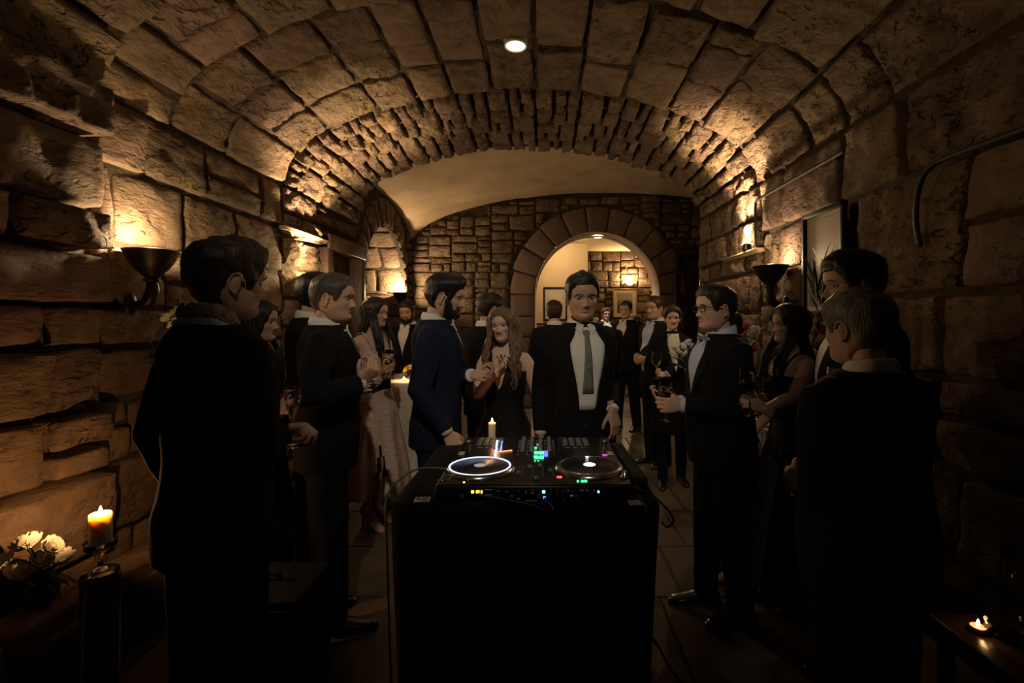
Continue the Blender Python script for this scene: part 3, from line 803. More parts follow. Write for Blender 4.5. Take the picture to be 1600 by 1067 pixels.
# conduits on the right wall
def cable(name, pts, r, mat, label, cat, k=8, n=8, group=None):
    return tag(MB().add(*tube(bez(pts, k), r, n)).build(name, mat), label, cat, group)
cx_ = XR - 0.095
cable('conduit', [(cx_, 2.98, 2.585), (cx_, 3.3, 2.585), (cx_, 3.7, 2.585), (cx_, 4.16, 2.58), (cx_, 4.22, 2.54), (cx_, 4.22, 2.35), (cx_, 4.22, 2.20)], 0.012, M['steel'], 'thin metal conduit above the framed picture, turning down beside the uplighter', 'conduit', 6)
cable('conduit', [(cx_, 1.2, 2.27), (cx_, 1.8, 2.28), (cx_, 2.2, 2.29), (cx_, 2.32, 2.27), (cx_, 2.38, 2.20), (cx_, 2.40, 2.05), (cx_ + 0.02, 2.40, 1.92)], 0.013, M['steel'], 'thin metal conduit at the right edge, bending down over the big slab', 'conduit', 6)

# ================================================================== PICTURES
def picture(name, loc, rz, w, h, label, mat_art, fw_=0.028, mat_w=0.05, frame=None):
    p = empty(name, loc, rz); tag(p, label, 'picture')
    f = MB()
    for b in ((-w/2, w/2, h/2 - fw_, h/2), (-w/2, w/2, -h/2, -h/2 + fw_), (-w/2, -w/2 + fw_, -h/2, h/2), (w/2 - fw_, w/2, -h/2, h/2)):
        f.add(*bevel_box(b[0], b[1], -0.035, 0.0, b[2], b[3], 0.004))
    f.build('frame', frame or M['black'], p)
    MB().add(*box(-w/2 + fw_, w/2 - fw_, -0.012, -0.008, -h/2 + fw_, h/2 - fw_)).build('mount', M['mount'], p, False)
    q = fw_ + mat_w
    MB().add(*box(-w/2 + q, w/2 - q, -0.015, -0.012, -h/2 + q, h/2 - q)).build('print', mat_art, p, False)
    return p
M['mount'] = plain('picture_mount', (0.55,0.50,0.43), 0.8, nscale=6, namt=0.04)
def art_mat(name, c0, c1, c2, scale):
    m, nt, b = new_mat(name); L = nt.links.new
    tc = N(nt, 'ShaderNodeTexCoord'); mp = N(nt, 'ShaderNodeMapping'); mp.inputs['Scale'].default_value = (1.6, 1, 0.8)
    L(tc.outputs['Object'], mp.inputs['Vector'])
    n = N(nt, 'ShaderNodeTexNoise'); n.inputs['Scale'].default_value = scale; n.inputs['Detail'].default_value = 7; L(mp.outputs[0], n.inputs['Vector'])
    sp = N(nt, 'ShaderNodeSeparateXYZ'); L(tc.outputs['Object'], sp.inputs[0])
    md = N(nt, 'ShaderNodeMath', operation='MULTIPLY_ADD'); md.inputs[1].default_value = -1.3; L(sp.outputs['Z'], md.inputs[0]); L(n.outputs['Fac'], md.inputs[2])
    r = N(nt, 'ShaderNodeValToRGB'); cr = r.color_ramp
    cr.elements[0].position = 0.42; cr.elements[0].color = (*c0, 1); cr.elements[1].position = 0.62; cr.elements[1].color = (*c2, 1)
    e = cr.elements.new(0.52); e.color = (*c1, 1)
    L(md.outputs[0], r.inputs['Fac']); L(r.outputs['Color'], b.inputs['Base Color']); b.inputs['Roughness'].default_value = 0.5
    return m
picture('framed_picture', (XR - 0.085, 3.185, 1.93), -PI / 2, 0.47, 0.70, 'black-framed pale landscape print high on right stone wall', art_mat('print_landscape', (0.5,0.42,0.36), (0.22,0.2,0.18), (0.10,0.10,0.10), 9), 0.032, 0.03)
picture('framed_picture', (0.25, YF1 - 0.01, 1.91), 0, 0.52, 0.74, 'black-framed print on the cream wall in far room', art_mat('print_cream', (0.62,0.55,0.45), (0.42,0.36,0.28), (0.28,0.24,0.19), 12), 0.035, 0.09)
picture('framed_picture', (1.99, YF2 - 0.06, 1.97), 0, 0.60, 0.72, 'framed picture on far stone wall below the glowing lamp', art_mat('print_dark', (0.30,0.24,0.17), (0.12,0.10,0.08), (0.06,0.05,0.04), 14), 0.03, 0.08, plain('gilt_frame', (0.35,0.24,0.11), 0.4, metal=0.5, nscale=30))
picture('framed_picture', (-0.10, YF1 - 0.01, 1.22), 0, 0.42, 0.52, 'lower black-framed print beside the archway jamb in far room', art_mat('print_small', (0.62,0.55,0.45), (0.5,0.42,0.33), (0.35,0.3,0.24), 12), 0.03, 0.07)

# ================================================================== FLOWERS, GLASSES, CANDLES
def bloom_mesh(r, petals=9, layers=4, seed=0):
    rnd = random.Random(seed); mb = MB()
    for L_ in range(layers):
        n = petals - L_; ang = [1.62, 1.18, 0.78, 0.35][L_]; ln = r * [1.0, 0.92, 0.8, 0.6][L_]
        for k in range(n):
            a = 2*PI*(k + 0.5*L_)/n + rnd.uniform(-.15, .15); V = []; F = []
            for i in range(5):
                t = i / 4; wid = r * 0.42 * math.sin(PI * (0.12 + 0.80 * t)) * (1 + rnd.uniform(-.1, .1)); el = ang * (1 - 0.25*t) + rnd.uniform(-.05, .05)
                rr = ln * t * math.sin(el) + r*0.05; zz = ln * t * math.cos(el) - r*0.05*L_
                for j in (-1, -0.45, 0.45, 1):
                    x, y = rr, wid * j
                    V.append(Vector((x*math.cos(a) - y*math.sin(a), x*math.sin(a) + y*math.cos(a), zz + 0.18*r*abs(j)*t + rnd.uniform(-.03, .03)*r)))
            for i in range(4):
                for j in range(3): F.append((i*4+j, (i+1)*4+j, (i+1)*4+j+1, i*4+j+1))
            mb.add(V, F)
    mb.add(*ellipsoid((0, 0, r*0.12), (r*0.22, r*0.22, r*0.25), 8, 6))
    return mb
BLOOMS = {}
def bloom(parent, loc, r, mat, seed=0, name='bloom', tilt=None):
    key = (round(r, 3), mat.name, seed % 4)
    if key not in BLOOMS:
        me = bloom_mesh(r, 9, 4, seed).mesh('bloom'); me.materials.append(mat); BLOOMS[key] = me
    o = link(name, BLOOMS[key], None, parent); o.location = loc
    rn = random.Random(seed); o.rotation_euler = tilt or (rn.uniform(.5, 1.2), rn.uniform(-.5, .5), rn.uniform(0, 6))
    return o
def leaf(parent, a, b, w, mat=None, name='leaf'):
    a, b = Vector(a), Vector(b); d = (b - a); s = d.cross(Vector((0, 0, 1))); s = s.normalized() if s.length > 1e-5 else Vector((1, 0, 0)); u = s.cross(d).normalized()
    V = []; F = []
    for i in range(6):
        t = i / 5; c = a + d * t - u * d.length * 0.18 * t * t; h = w * math.sin(PI * min(0.97, 0.06 + t * 0.94))
        V += [c - s*h + u*h*0.25, c, c + s*h + u*h*0.25]
    for i in range(5):
        for j in range(2): F.append((i*3+j, i*3+j+1, (i+1)*3+j+1, (i+1)*3+j))
    return MB().add(V, F).build(name, mat or M['leaf'], parent)
def arrangement(name, base, blooms, leaves, vase, label, rng, stem_to=None, tilt=None):
    """base = world point of the vase foot; blooms = (world point, radius, material)"""
    r = empty(name, base); tag(r, label, 'flowers'); B = Vector(base); rn = random.Random(rng)
    if vase:
        prof = vase[1]; MB().add(*lathe(prof, 24)).build('vase', vase[0], r)
        top = Vector((0, 0, prof[-1][1] if len(prof) < 8 else max(z for _, z in prof)))
    else: top = Vector((0, 0, 0)) if stem_to is None else Vector(stem_to) - B
    st = MB()
    for i, (p, rad, mat) in enumerate(blooms):
        q = Vector(p) - B; c = top + (q - top) * 0.5 + Vector((rn.uniform(-.02, .02), rn.uniform(-.02, .02), 0.03))
        st.add(*tube(bez([top, c, q], 4), 0.003, 5)); bloom(r, q, rad, mat, rng * 13 + i, tilt=(tilt[0] + rn.uniform(-.3, .3), tilt[1] + rn.uniform(-.3, .3), rn.uniform(0, 6)) if tilt else None)
    if blooms: tag(st.build('stems', M['leaf'], r), kind='stuff')
    for (p, q, w) in leaves: leaf(r, Vector(p) - B, Vector(q) - B, w)
    return r
GL = {
 'wine': [(0.0,0.0),(0.033,0.0),(0.034,0.002),(0.012,0.006),(0.0042,0.014),(0.0038,0.075),(0.006,0.085),(0.022,0.098),(0.034,0.118),(0.039,0.142),(0.037,0.168),(0.031,0.200),(0.0298,0.200),(0.0355,0.168),(0.0375,0.142),(0.0325,0.119),(0.021,0.100),(0.0,0.091)],
 'flute': [(0.0,0.0),(0.030,0.0),(0.031,0.002),(0.010,0.006),(0.004,0.014),(0.0038,0.080),(0.006,0.090),(0.018,0.120),(0.026,0.155),(0.027,0.190),(0.024,0.225),(0.0228,0.225),(0.0255,0.190),(0.0245,0.156),(0.0165,0.122),(0.0,0.097)],
 'tumbler': [(0.0,0.0),(0.033,0.0),(0.036,0.004),(0.040,0.09),(0.0385,0.09),(0.0345,0.012),(0.0,0.010)]}
WINE = {'wine': [(0.0,0.0925),(0.0205,0.101),(0.032,0.120),(0.0365,0.138),(0.0,0.138)], 'flute': [(0.0,0.0985),(0.016,0.123),(0.020,0.138),(0.0,0.138)], 'tumbler': [(0.0,0.0115),(0.034,0.0125),(0.0362,0.05),(0.0,0.05)]}
def glass(kind, loc, label, wine=None, tilt=(0, 0, 0), scale=1.0, group=None, name=None):
    o = MB().add(*lathe(GL[kind], 28, cap0=False, cap1=False)).build(name or {'wine': 'wine_glass', 'flute': 'champagne_glass', 'tumbler': 'tumbler'}[kind], M['glass'])
    o.location = loc; o.rotation_euler = tilt; o.scale = (scale,) * 3
    tag(o, label, 'glass', group)
    if wine: MB().add(*lathe(WINE[kind], 24, cap0=False, cap1=False)).build('wine', wine, o)
    return o
def flame(parent, loc, h=0.028, power=0.3, r=0.006):
    MB().add(*lathe([(0.0006, -0.004), (0.0008, 0.008)], 6, loc)).build('wick', M['black'], parent)
    MB().add(*lathe([(0.0, 0.0), (r*0.75, h*0.14), (r, h*0.3), (r*0.75, h*0.55), (r*0.3, h*0.85), (0.0, h)], 12, Vector(loc) + Vector((0, 0, 0.004)), cap0=False, cap1=False)).build('flame', M['flame'], parent)
    point_light('candle_light', parent, Vector(loc) + Vector((0, 0, h*1.25)), power, CANDLE, 0.010)

# stone ledge along the foot of the left wall
ledge = empty('stone_ledge', (XL + 0.17, 1.2, 0)); tag(ledge, 'low rough stone ledge along the foot of left wall', 'ledge')
def flt(u, v, d): return Vector((v, u, 0.34 + d))
def flf(u, v, d): return Vector((0.21 + d, u, v))
MB().add(*box(0.02, 0.20, 0.0, 3.0, 0.0, 0.33)).build('core', M['mortar'], ledge, False)
y = 0.0
while y < 2.95:
    w = random.uniform(0.4, 0.65); w = min(w, 3.0 - y)
    stone(ledge, flt, [(y, 0.0), (y + w, 0.0), (y + w, 0.245), (y, 0.245)], M['ashlar'], 0.06, 0.03, 0.008, name='cap_stone', flip=True)
    stone(ledge, flf, [(y, 0.0), (y + w, 0.0), (y + w, 0.32), (y, 0.32)], M['stone'], 0.06, 0.03, 0.02, name='face_stone')
    y += w

# candle on a glass pedestal, left ledge
cb = at(157, 893, 1.985)
cb.z = 0.5235
ch = empty('candle_holder', cb); tag(ch, 'stemmed glass candle holder on a tall dark glass cylinder, left', 'candle holder')
MB().add(*lathe([(0.0,0.0),(0.060,0.0),(0.062,0.003),(0.03,0.010),(0.010,0.020),(0.007,0.05),(0.009,0.075),(0.016,0.085),(0.045,0.092),(0.055,0.105),(0.056,0.125),(0.053,0.125),(0.052,0.107),(0.043,0.097),(0.0,0.094)], 32, cap0=False, cap1=False)).build('stem_dish', M['glass'], ch)
pc = empty('pillar_candle', cb + Vector((0, 0, 0.096))); tag(pc, 'thick cream pillar candle burning on the glass holder', 'candle')
MB().add(*lathe([(0.0,0.0),(0.036,0.0),(0.0375,0.004),(0.0375,0.135),(0.0355,0.142),(0.031,0.140),(0.022,0.128),(0.0,0.125)], 32, cap0=False, cap1=False)).build('wax', M['wax'], pc)
flame(pc, (0, 0, 0.135), 0.034, 9.0, 0.008)
# white flowers in a dark vase at the left edge
y0 = 1.97
fb_ = [(44, 853), (76, 856), (96, 876), (8, 884), (50, 917), (84, 864), (22, 902), (62, 880)]
vb = Vector((-2.06, 1.99, 0.398))
DARKV = (plain('dark_glazed_vase', (0.012,0.011,0.012), 0.25, nscale=10), [(0.0,0.0),(0.045,0.0),(0.058,0.02),(0.062,0.06),(0.048,0.10),(0.040,0.12),(0.046,0.13)])
arrangement('flower_arrangement', vb, [(at(px, py, y0 + 0.05 * ((i * 7) % 3 - 1)), (0.052, 0.046, 0.050)[i % 3], M['petal']) for i, (px, py) in enumerate(fb_)],
    [(vb + Vector((0, 0, .12)), at(px, py, 1.96), 0.016) for px, py in ((110, 905), (126, 900), (20, 930), (75, 925), (40, 835), (0, 860), (100, 930), (60, 905))], DARKV, 'white blooms in a dark vase on the left ledge', 3, tilt=(0.75, 0.55))
# dark tumbler-like lantern under the candle, on the floor
lt = empty('glass_cylinder', (cb.x, cb.y, 0.0)); tag(lt, 'tall dark glass cylinder on the floor under the candle holder', 'vase')
MB().add(*lathe([(0.0,0.0),(0.060,0.0),(0.064,0.006),(0.064,0.514),(0.060,0.522),(0.0,0.522)], 28, cap0=False, cap1=False)).build('cylinder', glass_mat('smoked_glass', (0.25,0.22,0.2)), lt)
MB().add(*lathe([(0.064,0.495),(0.067,0.497),(0.067,0.512),(0.064,0.514)], 28, cap0=False, cap1=False)).build('rim', M['iron'], lt)
# white flowers in a wall vase behind the man in the scarf
wv = Vector((XL + 0.12, 2.86, 1.30))
arrangement('wall_flowers', wv, [(at(px, py, 2.82 + 0.03 * (i % 3)), 0.05, M['petal']) for i, (px, py) in enumerate(((268, 497), (284, 490), (293, 499), (278, 508)))], [(wv + Vector((0, 0, .1)), at(px, py, 2.85), 0.02) for px, py in ((262, 512), (300, 512), (285, 520))], (M['iron'], [(0.0,0.0),(0.03,0.01),(0.05,0.10),(0.055,0.13)]), 'white flowers in a wall vase under the left bowl sconce', 5)
br_ = MB(); br_.add(*box(-0.13, 0.0, -0.015, 0.015, 0.03, 0.05)); br_.build('bracket', M['iron'], bpy.data.objects['wall_flowers'], False)

# ================================================================== TABLES
TZ, TX0, TX1, TY0, TY1 = 0.888, -0.560, 0.425, 1.735, 2.625
dt = empty('draped_table', ((TX0 + TX1) / 2, (TY0 + TY1) / 2, 0)); tag(dt, 'table under a floor-length black cloth, carrying the music controller', 'table')
hw, hd = (TX1 - TX0) / 2, (TY1 - TY0) / 2
def rrect(hx, hy, r, n=9):
    P = []
    for cx2, cy2, a in ((hx - r, hy - r, 0), (-hx + r, hy - r, PI/2), (-hx + r, -hy + r, PI), (hx - r, -hy + r, 1.5*PI)):
        for k in range(n): P.append((cx2 + r*math.cos(a + PI/2*k/(n-1)), cy2 + r*math.sin(a + PI/2*k/(n-1))))
    # resample
    out = []; L_ = [math.dist(P[i], P[(i+1) % len(P)]) for i in range(len(P))]; T_ = sum(L_); m = 160; i = 0; acc = 0
    for k in range(m):
        s = T_ * k / m
        while acc + L_[i] < s: acc += L_[i]; i += 1
        t = (s - acc) / L_[i] if L_[i] else 0; a, b = P[i], P[(i+1) % len(P)]
        out.append((a[0] + (b[0]-a[0])*t, a[1] + (b[1]-a[1])*t))
    return out
rings = []
for z, sh, fold in ((0.006, -0.035, 1.0), (0.2, -0.028, 0.9), (0.45, -0.018, 0.7), (0.7, -0.006, 0.35), (0.84, 0.0, 0.08), (0.872, 0.0, 0.0), (0.885, -0.006, 0), (TZ, -0.02, 0)):
    R_ = []
    for k, (x, yy) in enumerate(rrect(hw + sh, hd + sh, 0.06)):
        f_ = 0.014 * fold * noise.noise(Vector((x*7, yy*7, z*0.8))) + 0.010 * fold * math.sin(k * 0.55 + 2*noise.noise(Vector((x*2, yy*2, 1))))
        l = math.hypot(x, yy); R_.append(Vector((x + x/l*f_, yy + yy/l*f_, z)))
    rings.append(R_)
MB().add(*loft(rings, False, True)).build('cloth', M['blackcloth'], dt)
MB().add(*bevel_box(-hw + 0.03, hw - 0.03, -hd + 0.03, hd - 0.03, TZ - 0.04, TZ - 0.012, 0.005)).build('table_top', M['darkwood'], dt)
for sx in (-1, 1):
    for sy in (-1, 1): MB().add(*tube([(sx*(hw - 0.12), sy*(hd - 0.12), 0.0), (sx*(hw - 0.12), sy*(hd - 0.12), TZ - 0.04)], 0.016, 10, False)).build('leg', M['steel'], dt)

def cocktail_table(loc, r, h, label, rb=None):
    t = empty('cocktail_table', loc); tag(t, label, 'table', 'white-clothed cocktail tables')
    rings = []; n = 96; rb = rb or r * 0.9
    for z, q, fd in ((0.008, rb/r, 1.0), (h*0.3, 0.5 + 0.5*rb/r - 0.08, 0.9), (h*0.65, 0.93, 0.8), (h*0.9, 0.985, 0.4), (h - 0.012, 1.0, 0.05), (h - 0.002, 0.985, 0.0), (h, 0.95, 0.0)):
        rings.append([Vector((math.cos(a), math.sin(a), 0)) * (r*q + 0.028*fd*math.sin(9*a + 2*math.sin(3*a))) + Vector((0, 0, z)) for a in (2*PI*k/n for k in range(n))])
    MB().add(*loft(rings, False, True)).build('cloth', M['linen'], t)
    MB().add(*lathe([(0.0, h - 0.03), (r*0.95, h - 0.03), (r*0.95, h - 0.012), (0.0, h - 0.012)], 32, cap0=False, cap1=False)).build('table_top', M['darkwood'], t)
    MB().add(*lathe([(0.2, 0.0), (0.2, 0.015), (0.03, 0.03), (0.03, h - 0.03)], 20)).build('pedestal', M['steel'], t)
    return t
cocktail_table((-1.12, 4.50, 0), 0.47, 1.02, 'white-clothed cocktail table behind the man in navy', 0.50)
cocktail_table((1.545, 3.46, 0), 0.26, 0.82, 'small white-clothed table between bow-tie man and right wall', 0.28)
glass('tumbler', at(610, 597, 4.36).to_2d().to_3d() + Vector((0, 0, 1.022)), 'small tumbler on the cocktail table beside yellow flowers', M['whitewine'])
tl = empty('tea_light', (-1.22, 4.24, 1.022)); tag(tl, 'lit tea light on the white cocktail table', 'candle')
MB().add(*lathe([(0.0,0.0),(0.019,0.0),(0.020,0.002),(0.020,0.015),(0.018,0.015),(0.017,0.011),(0.0,0.011)], 20, cap0=False, cap1=False)).build('cup', M['wax'], tl)
flame(tl, (0, 0, 0.012), 0.02, 2.6, 0.005)
yb = Vector((-1.25, 4.52, 1.022))
arrangement('yellow_posy', yb, [(yb + Vector((random.uniform(-.07, .07), random.uniform(-.06, .06), random.uniform(.06, .10))), 0.035, M['yellow']) for _ in range(7)], [(yb + Vector((0, 0, .05)), yb + Vector((math.cos(a)*.10, math.sin(a)*.08, .05)), 0.014) for a in (0.3, 1.5, 2.8, 4.2, 5.2)], (M['glass'], [(0.0,0.0),(0.035,0.0),(0.04,0.05),(0.038,0.06)]), 'low yellow posy on the white cocktail table', 8)
glass('wine', at(1180, 0, 3.34).to_2d().to_3d() + Vector((0, 0, 0.822)), 'empty wine glass on small table behind dark-haired woman', None, group='glasses on the small white table')
glass('flute', at(1192, 0, 3.46).to_2d().to_3d() + Vector((0, 0, 0.822)), 'empty champagne glass on small table behind dark-haired woman', M['whitewine'])
pb = Vector((1.54, 3.58, 0.822))
arrangement('pink_flowers', pb, [(at(px, py, 3.58 + 0.04*(i % 3)), 0.055, m_) for i, (px, py, m_) in enumerate(((1152, 505, M['pinkpetal']), (1162, 512, M['pinkpetal']), (1170, 532, M['petal']), (1160, 528, M['pinkpetal']), (1180, 520, M['petal']), (1176, 545, M['pinkpetal'])))], [(pb + Vector((0, 0, .25)), at(px, py, 3.60), 0.02) for px, py in ((1165, 548), (1190, 535), (1172, 560), (1150, 530), (1186, 560), (1160, 580))], (M['glass'], [(0.0,0.0),(0.04,0.0),(0.045,0.01),(0.03,0.12),(0.04,0.26),(0.038,0.26)]), 'pink and cream flowers in a glass vase on small table', 11)
# tall greenery in front of the framed picture
ped = empty('pedestal', (1.64, 2.98, 0)); tag(ped, 'slim dark pedestal by the right wall under the greenery', 'pedestal')
MB().add(*lathe([(0.14,0.0),(0.14,0.03),(0.05,0.06),(0.035,0.2),(0.035,1.05),(0.06,1.12),(0.13,1.14),(0.13,1.17)], 28)).build('column', M['darkwood'], ped)
gb = Vector((1.64, 2.98, 1.17)); rn = random.Random(4)
lv = []
for k in range(46):
    px = rn.uniform(1268, 1302); py = rn.uniform(382, 520); e = at(px, py, 2.98 + rn.uniform(-.08, .08)); s_ = gb + Vector((0, 0, .22)) + (e - gb - Vector((0, 0, .22))) * rn.uniform(0.55, 0.8)
    lv.append((s_, e + Vector((rn.uniform(-.05, .02), 0, rn.uniform(-.03, .05))), rn.uniform(.006, .012)))
arrangement('tall_greenery', gb, [(at(px, py, 2.96), 0.05, m_) for px, py, m_ in ((1290, 496, M['pinkpetal']), (1284, 520, M['pinkpetal']), (1296, 545, M['petal']), (1282, 550, M['magenta']))], lv, (M['glass'], [(0.0,0.0),(0.05,0.0),(0.055,0.02),(0.04,0.12),(0.05,0.22),(0.048,0.22)]), 'spiky green foliage with pink flowers before the framed picture', 14)

# low side table at the right front, with tea light, carafe and glass
st = empty('side_table', (1.66, 1.50, 0)); tag(st, 'low dark wooden side table at the right front edge', 'table')
MB().add(*bevel_box(-0.22, 0.20, -0.35, 0.33, 0.42, 0.45, 0.006)).build('table_top', M['tablewood'], st)
for sx in (-0.18, 0.16):
    for sy in (-0.31, 0.29): MB().add(*bevel_box(sx - 0.02, sx + 0.02, sy - 0.02, sy + 0.02, 0.0, 0.42, 0.004)).build('leg', M['tablewood'], st)
tl = empty('tea_light', Vector((1.535, 1.72, 0.451))); tag(tl, 'small lit tea light on the dark side table', 'candle')
MB().add(*lathe([(0.0,0.0),(0.020,0.0),(0.022,0.002),(0.024,0.017),(0.022,0.017),(0.020,0.012),(0.0,0.012)], 20, cap0=False, cap1=False)).build('cup', plain('pink_tea_light_wax', (0.75,0.45,0.33), 0.5, sss=0.3, nscale=10), tl)
flame(tl, (0, 0, 0.013), 0.026, 0.05, 0.006)
cf = empty('carafe', Vector((1.625, 1.70, 0.451))); tag(cf, 'round-bodied clear glass carafe behind the tea light', 'bottle')
MB().add(*lathe([(0.0,0.0),(0.05,0.0),(0.072,0.012),(0.080,0.05),(0.074,0.10),(0.050,0.16),(0.026,0.20),(0.020,0.25),(0.023,0.30),(0.026,0.31),(0.023,0.31),(0.018,0.25),(0.023,0.20),(0.047,0.158),(0.071,0.10),(0.077,0.05),(0.070,0.015),(0.0,0.006)], 32, cap0=False, cap1=False)).build('bottle_glass', M['glass'], cf)
glass('tumbler', (1.60, 1.55, 0.451), 'small tumbler at the right front edge of side table', M['whitewine'])

# black loudspeaker case at the left front
sp = empty('loudspeaker', (-1.17, 2.02, 0)); tag(sp, 'black loudspeaker cabinet on floor behind the man in the scarf', 'loudspeaker')
MB().add(*bevel_box(-0.22, 0.22, -0.16, 0.16, 0.0, 0.47, 0.012)).build('cabinet', M['case'], sp)
MB().add(*bevel_box(-0.20, 0.20, -0.172, -0.158, 0.03, 0.44, 0.004)).build('grille', plain('speaker_grille', (0.008,0.008,0.008), 0.6, metal=0.4, bump=1.0, bscale=500), sp)
MB().add(*tube(bez([(-0.07, 0, 0.47), (-0.06, 0, 0.495), (0.06, 0, 0.495), (0.07, 0, 0.47)], 5), 0.009)).build('handle', M['case'], sp)
for sx in (-0.17, 0.17): MB().add(*lathe([(0.0,0.0),(0.02,0.0),(0.016,0.012)], 12, (sx, -0.12, -0.002))).build('foot', M['black'], sp)

# ================================================================== MUSIC CONTROLLER
CXm, CW, CY0, CY1, CZ0, CZT = -0.037, 0.726, 1.775, 2.50, TZ + 0.008, 0.947
dj = empty('dj_controller', (CXm, (CY0 + CY1) / 2, TZ + 0.002)); tag(dj, 'black two-deck music controller with lit platters on black cloth', 'music controller')
H = CZT - TZ; hy = (CY1 - CY0) / 2; hx = CW / 2
M['plast'] = plain('controller_plastic', (0.012,0.012,0.013), 0.35, nscale=60, namt=0.2, bump=0.05, bscale=300)
M['plate'] = plain('controller_plate', (0.045,0.042,0.038), 0.30, metal=0.75, nscale=90, namt=0.2)
M['silver'] = plain('silver_rim', (0.55,0.55,0.56), 0.22, metal=0.95, nscale=40, namt=0.1)
M['platter'] = plain('platter_vinyl', (0.015,0.015,0.016), 0.28, nscale=40, namt=0.2, bump=0.1, bscale=150)
M['key'] = plain('grey_key', (0.13,0.13,0.135), 0.4, nscale=40, namt=0.2)
M['print'] = plain('white_print', (0.55,0.55,0.55), 0.6, nscale=40, namt=0.1)
LED = {k: emit_mat('led_' + k, c, s) for k, c, s in (('white', (0.75,0.85,1.0), 5.0), ('blue', (0.08,0.22,1.0), 7.0), ('green', (0.06,0.9,0.25), 3.2), ('amber', (1.0,0.45,0.03), 4.5), ('red', (1.0,0.08,0.06), 2.6), ('orange', (1.0,0.30,0.12), 2.2), ('screen', (0.16,0.2,0.95), 1.6), ('ice', (0.55,0.68,1.0), 3.4), ('screen_glint', (0.35,0.6,1.0), 6.0), ('dimwhite', (0.8,0.8,0.85), 0.35), ('magenta', (0.8,0.12,0.7), 1.2))}
MB().add(*bevel_box(-hx, hx, -hy, hy, 0.008, H - 0.004, 0.008)).build('body', M['plast'], dj)
MB().add(*bevel_box(-hx + 0.008, hx - 0.008, -hy + 0.008, hy - 0.008, H - 0.006, H, 0.002)).build('top_plate', M['plate'], dj)
for sx in (-1, 1):
    for sy in (-1, 1): MB().add(*lathe([(0.018, 0.0), (0.018, 0.01)], 12, (sx*(hx - .06), sy*(hy - .06), 0))).build('rubber_foot', M['black'], dj)
def wl(px, py, z=CZT):      # a point of the top face seen at px,py -> local
    yy = FPX * (CZ - z) / (py - CY); return Vector(((px - CX) * yy / FPX - CXm, yy - (CY0 + CY1) / 2, 0))
def jog(c, r, lit):
    j = empty('jog_wheel', (c.x, c.y, H)); j.parent = dj; j.scale = (1, 1, 0.62)
    MB().add(*lathe([(r*1.0, 0.0), (r*1.0, 0.006), (r*0.93, 0.026), (r*0.90, 0.028), (r*0.88, 0.026)], 56, cap0=True, cap1=False)).build('rim', M['silver'], j)
    MB().add(*lathe([(0.0, 0.027), (r*0.40, 0.027), (r*0.42, 0.025), (r*0.80, 0.025), (r*0.89, 0.026)], 56, cap0=False, cap1=False)).build('platter', M['platter'], j)
    t = MB().add(*lathe([(r*0.845, 0.0265), (r*0.845, 0.0285), (r*0.885, 0.0285), (r*0.885, 0.0265)], 56, cap0=False, cap1=False)); t.build('light_ring', LED['ice'] if lit else M['silver'], j)
    MB().add(*lathe([(0.0, 0.0285), (r*0.26, 0.0285), (r*0.28, 0.027)], 32, cap0=False, cap1=False)).build('display_bezel', M['platter'], j)
    MB().add(*lathe([(0.0, 0.0295), (r*0.17, 0.0295), (r*0.17, 0.0285)], 24, cap0=False, cap1=False)).build('display', LED['dimwhite'] if lit else LED['white'], j)
    if not lit: MB().add(*lathe([(0.0, 0.030), (0.006, 0.030), (0.006, 0.026)], 12, (0, r*0.80, 0), cap0=False, cap1=False)).build('marker_light', LED['white'], j)
    else:
        for q in (0.20, 0.42): MB().add(*lathe([(0.0, 0.0302), (0.0065, 0.0302), (0.0065, 0.026)], 12, (r*0.86*math.sin(q*1.2), r*0.86*math.cos(q*1.2), 0), cap0=False, cap1=False)).build('marker_light', LED['orange'], j)
    return j
ym = (CY0 + CY1) / 2
jl, jr = Vector(((750 - CX) * 1.955 / FPX - CXm, 1.955 - ym, 0)), Vector(((921 - CX) * 1.965 / FPX - CXm, 1.965 - ym, 0))
jog(jl, 0.140, True); jog(jr, 0.140, False)
def key(name, c, w, d, h, mat, b=0.0015): return MB().add(*bevel_box(c[0] - w/2, c[0] + w/2, c[1] - d/2, c[1] + d/2, H - 0.001, H + h, b, 1)).build(name, mat, dj)
knob_me = None
def knob(c, r=0.0115, h=0.016):
    global knob_me
    if knob_me is None:
        mb = MB().add(*lathe([(0.0085, 0.0), (0.0085, 0.004), (0.0068, 0.006), (0.006, 0.016), (0.0, 0.0165)], 16, cap0=True, cap1=False)); knob_me = mb.mesh('knob'); knob_me.materials.append(M['key'])
    o = link('knob', knob_me, None, dj); o.location = (c[0], c[1], H); o.scale = (r/0.008,)*3
    tick = MB().add(*box(-0.0009, 0.0009, 0.001, 0.0062, 0.0150, 0.0172)).build('knob_mark', M['print'], o, False)
    return o
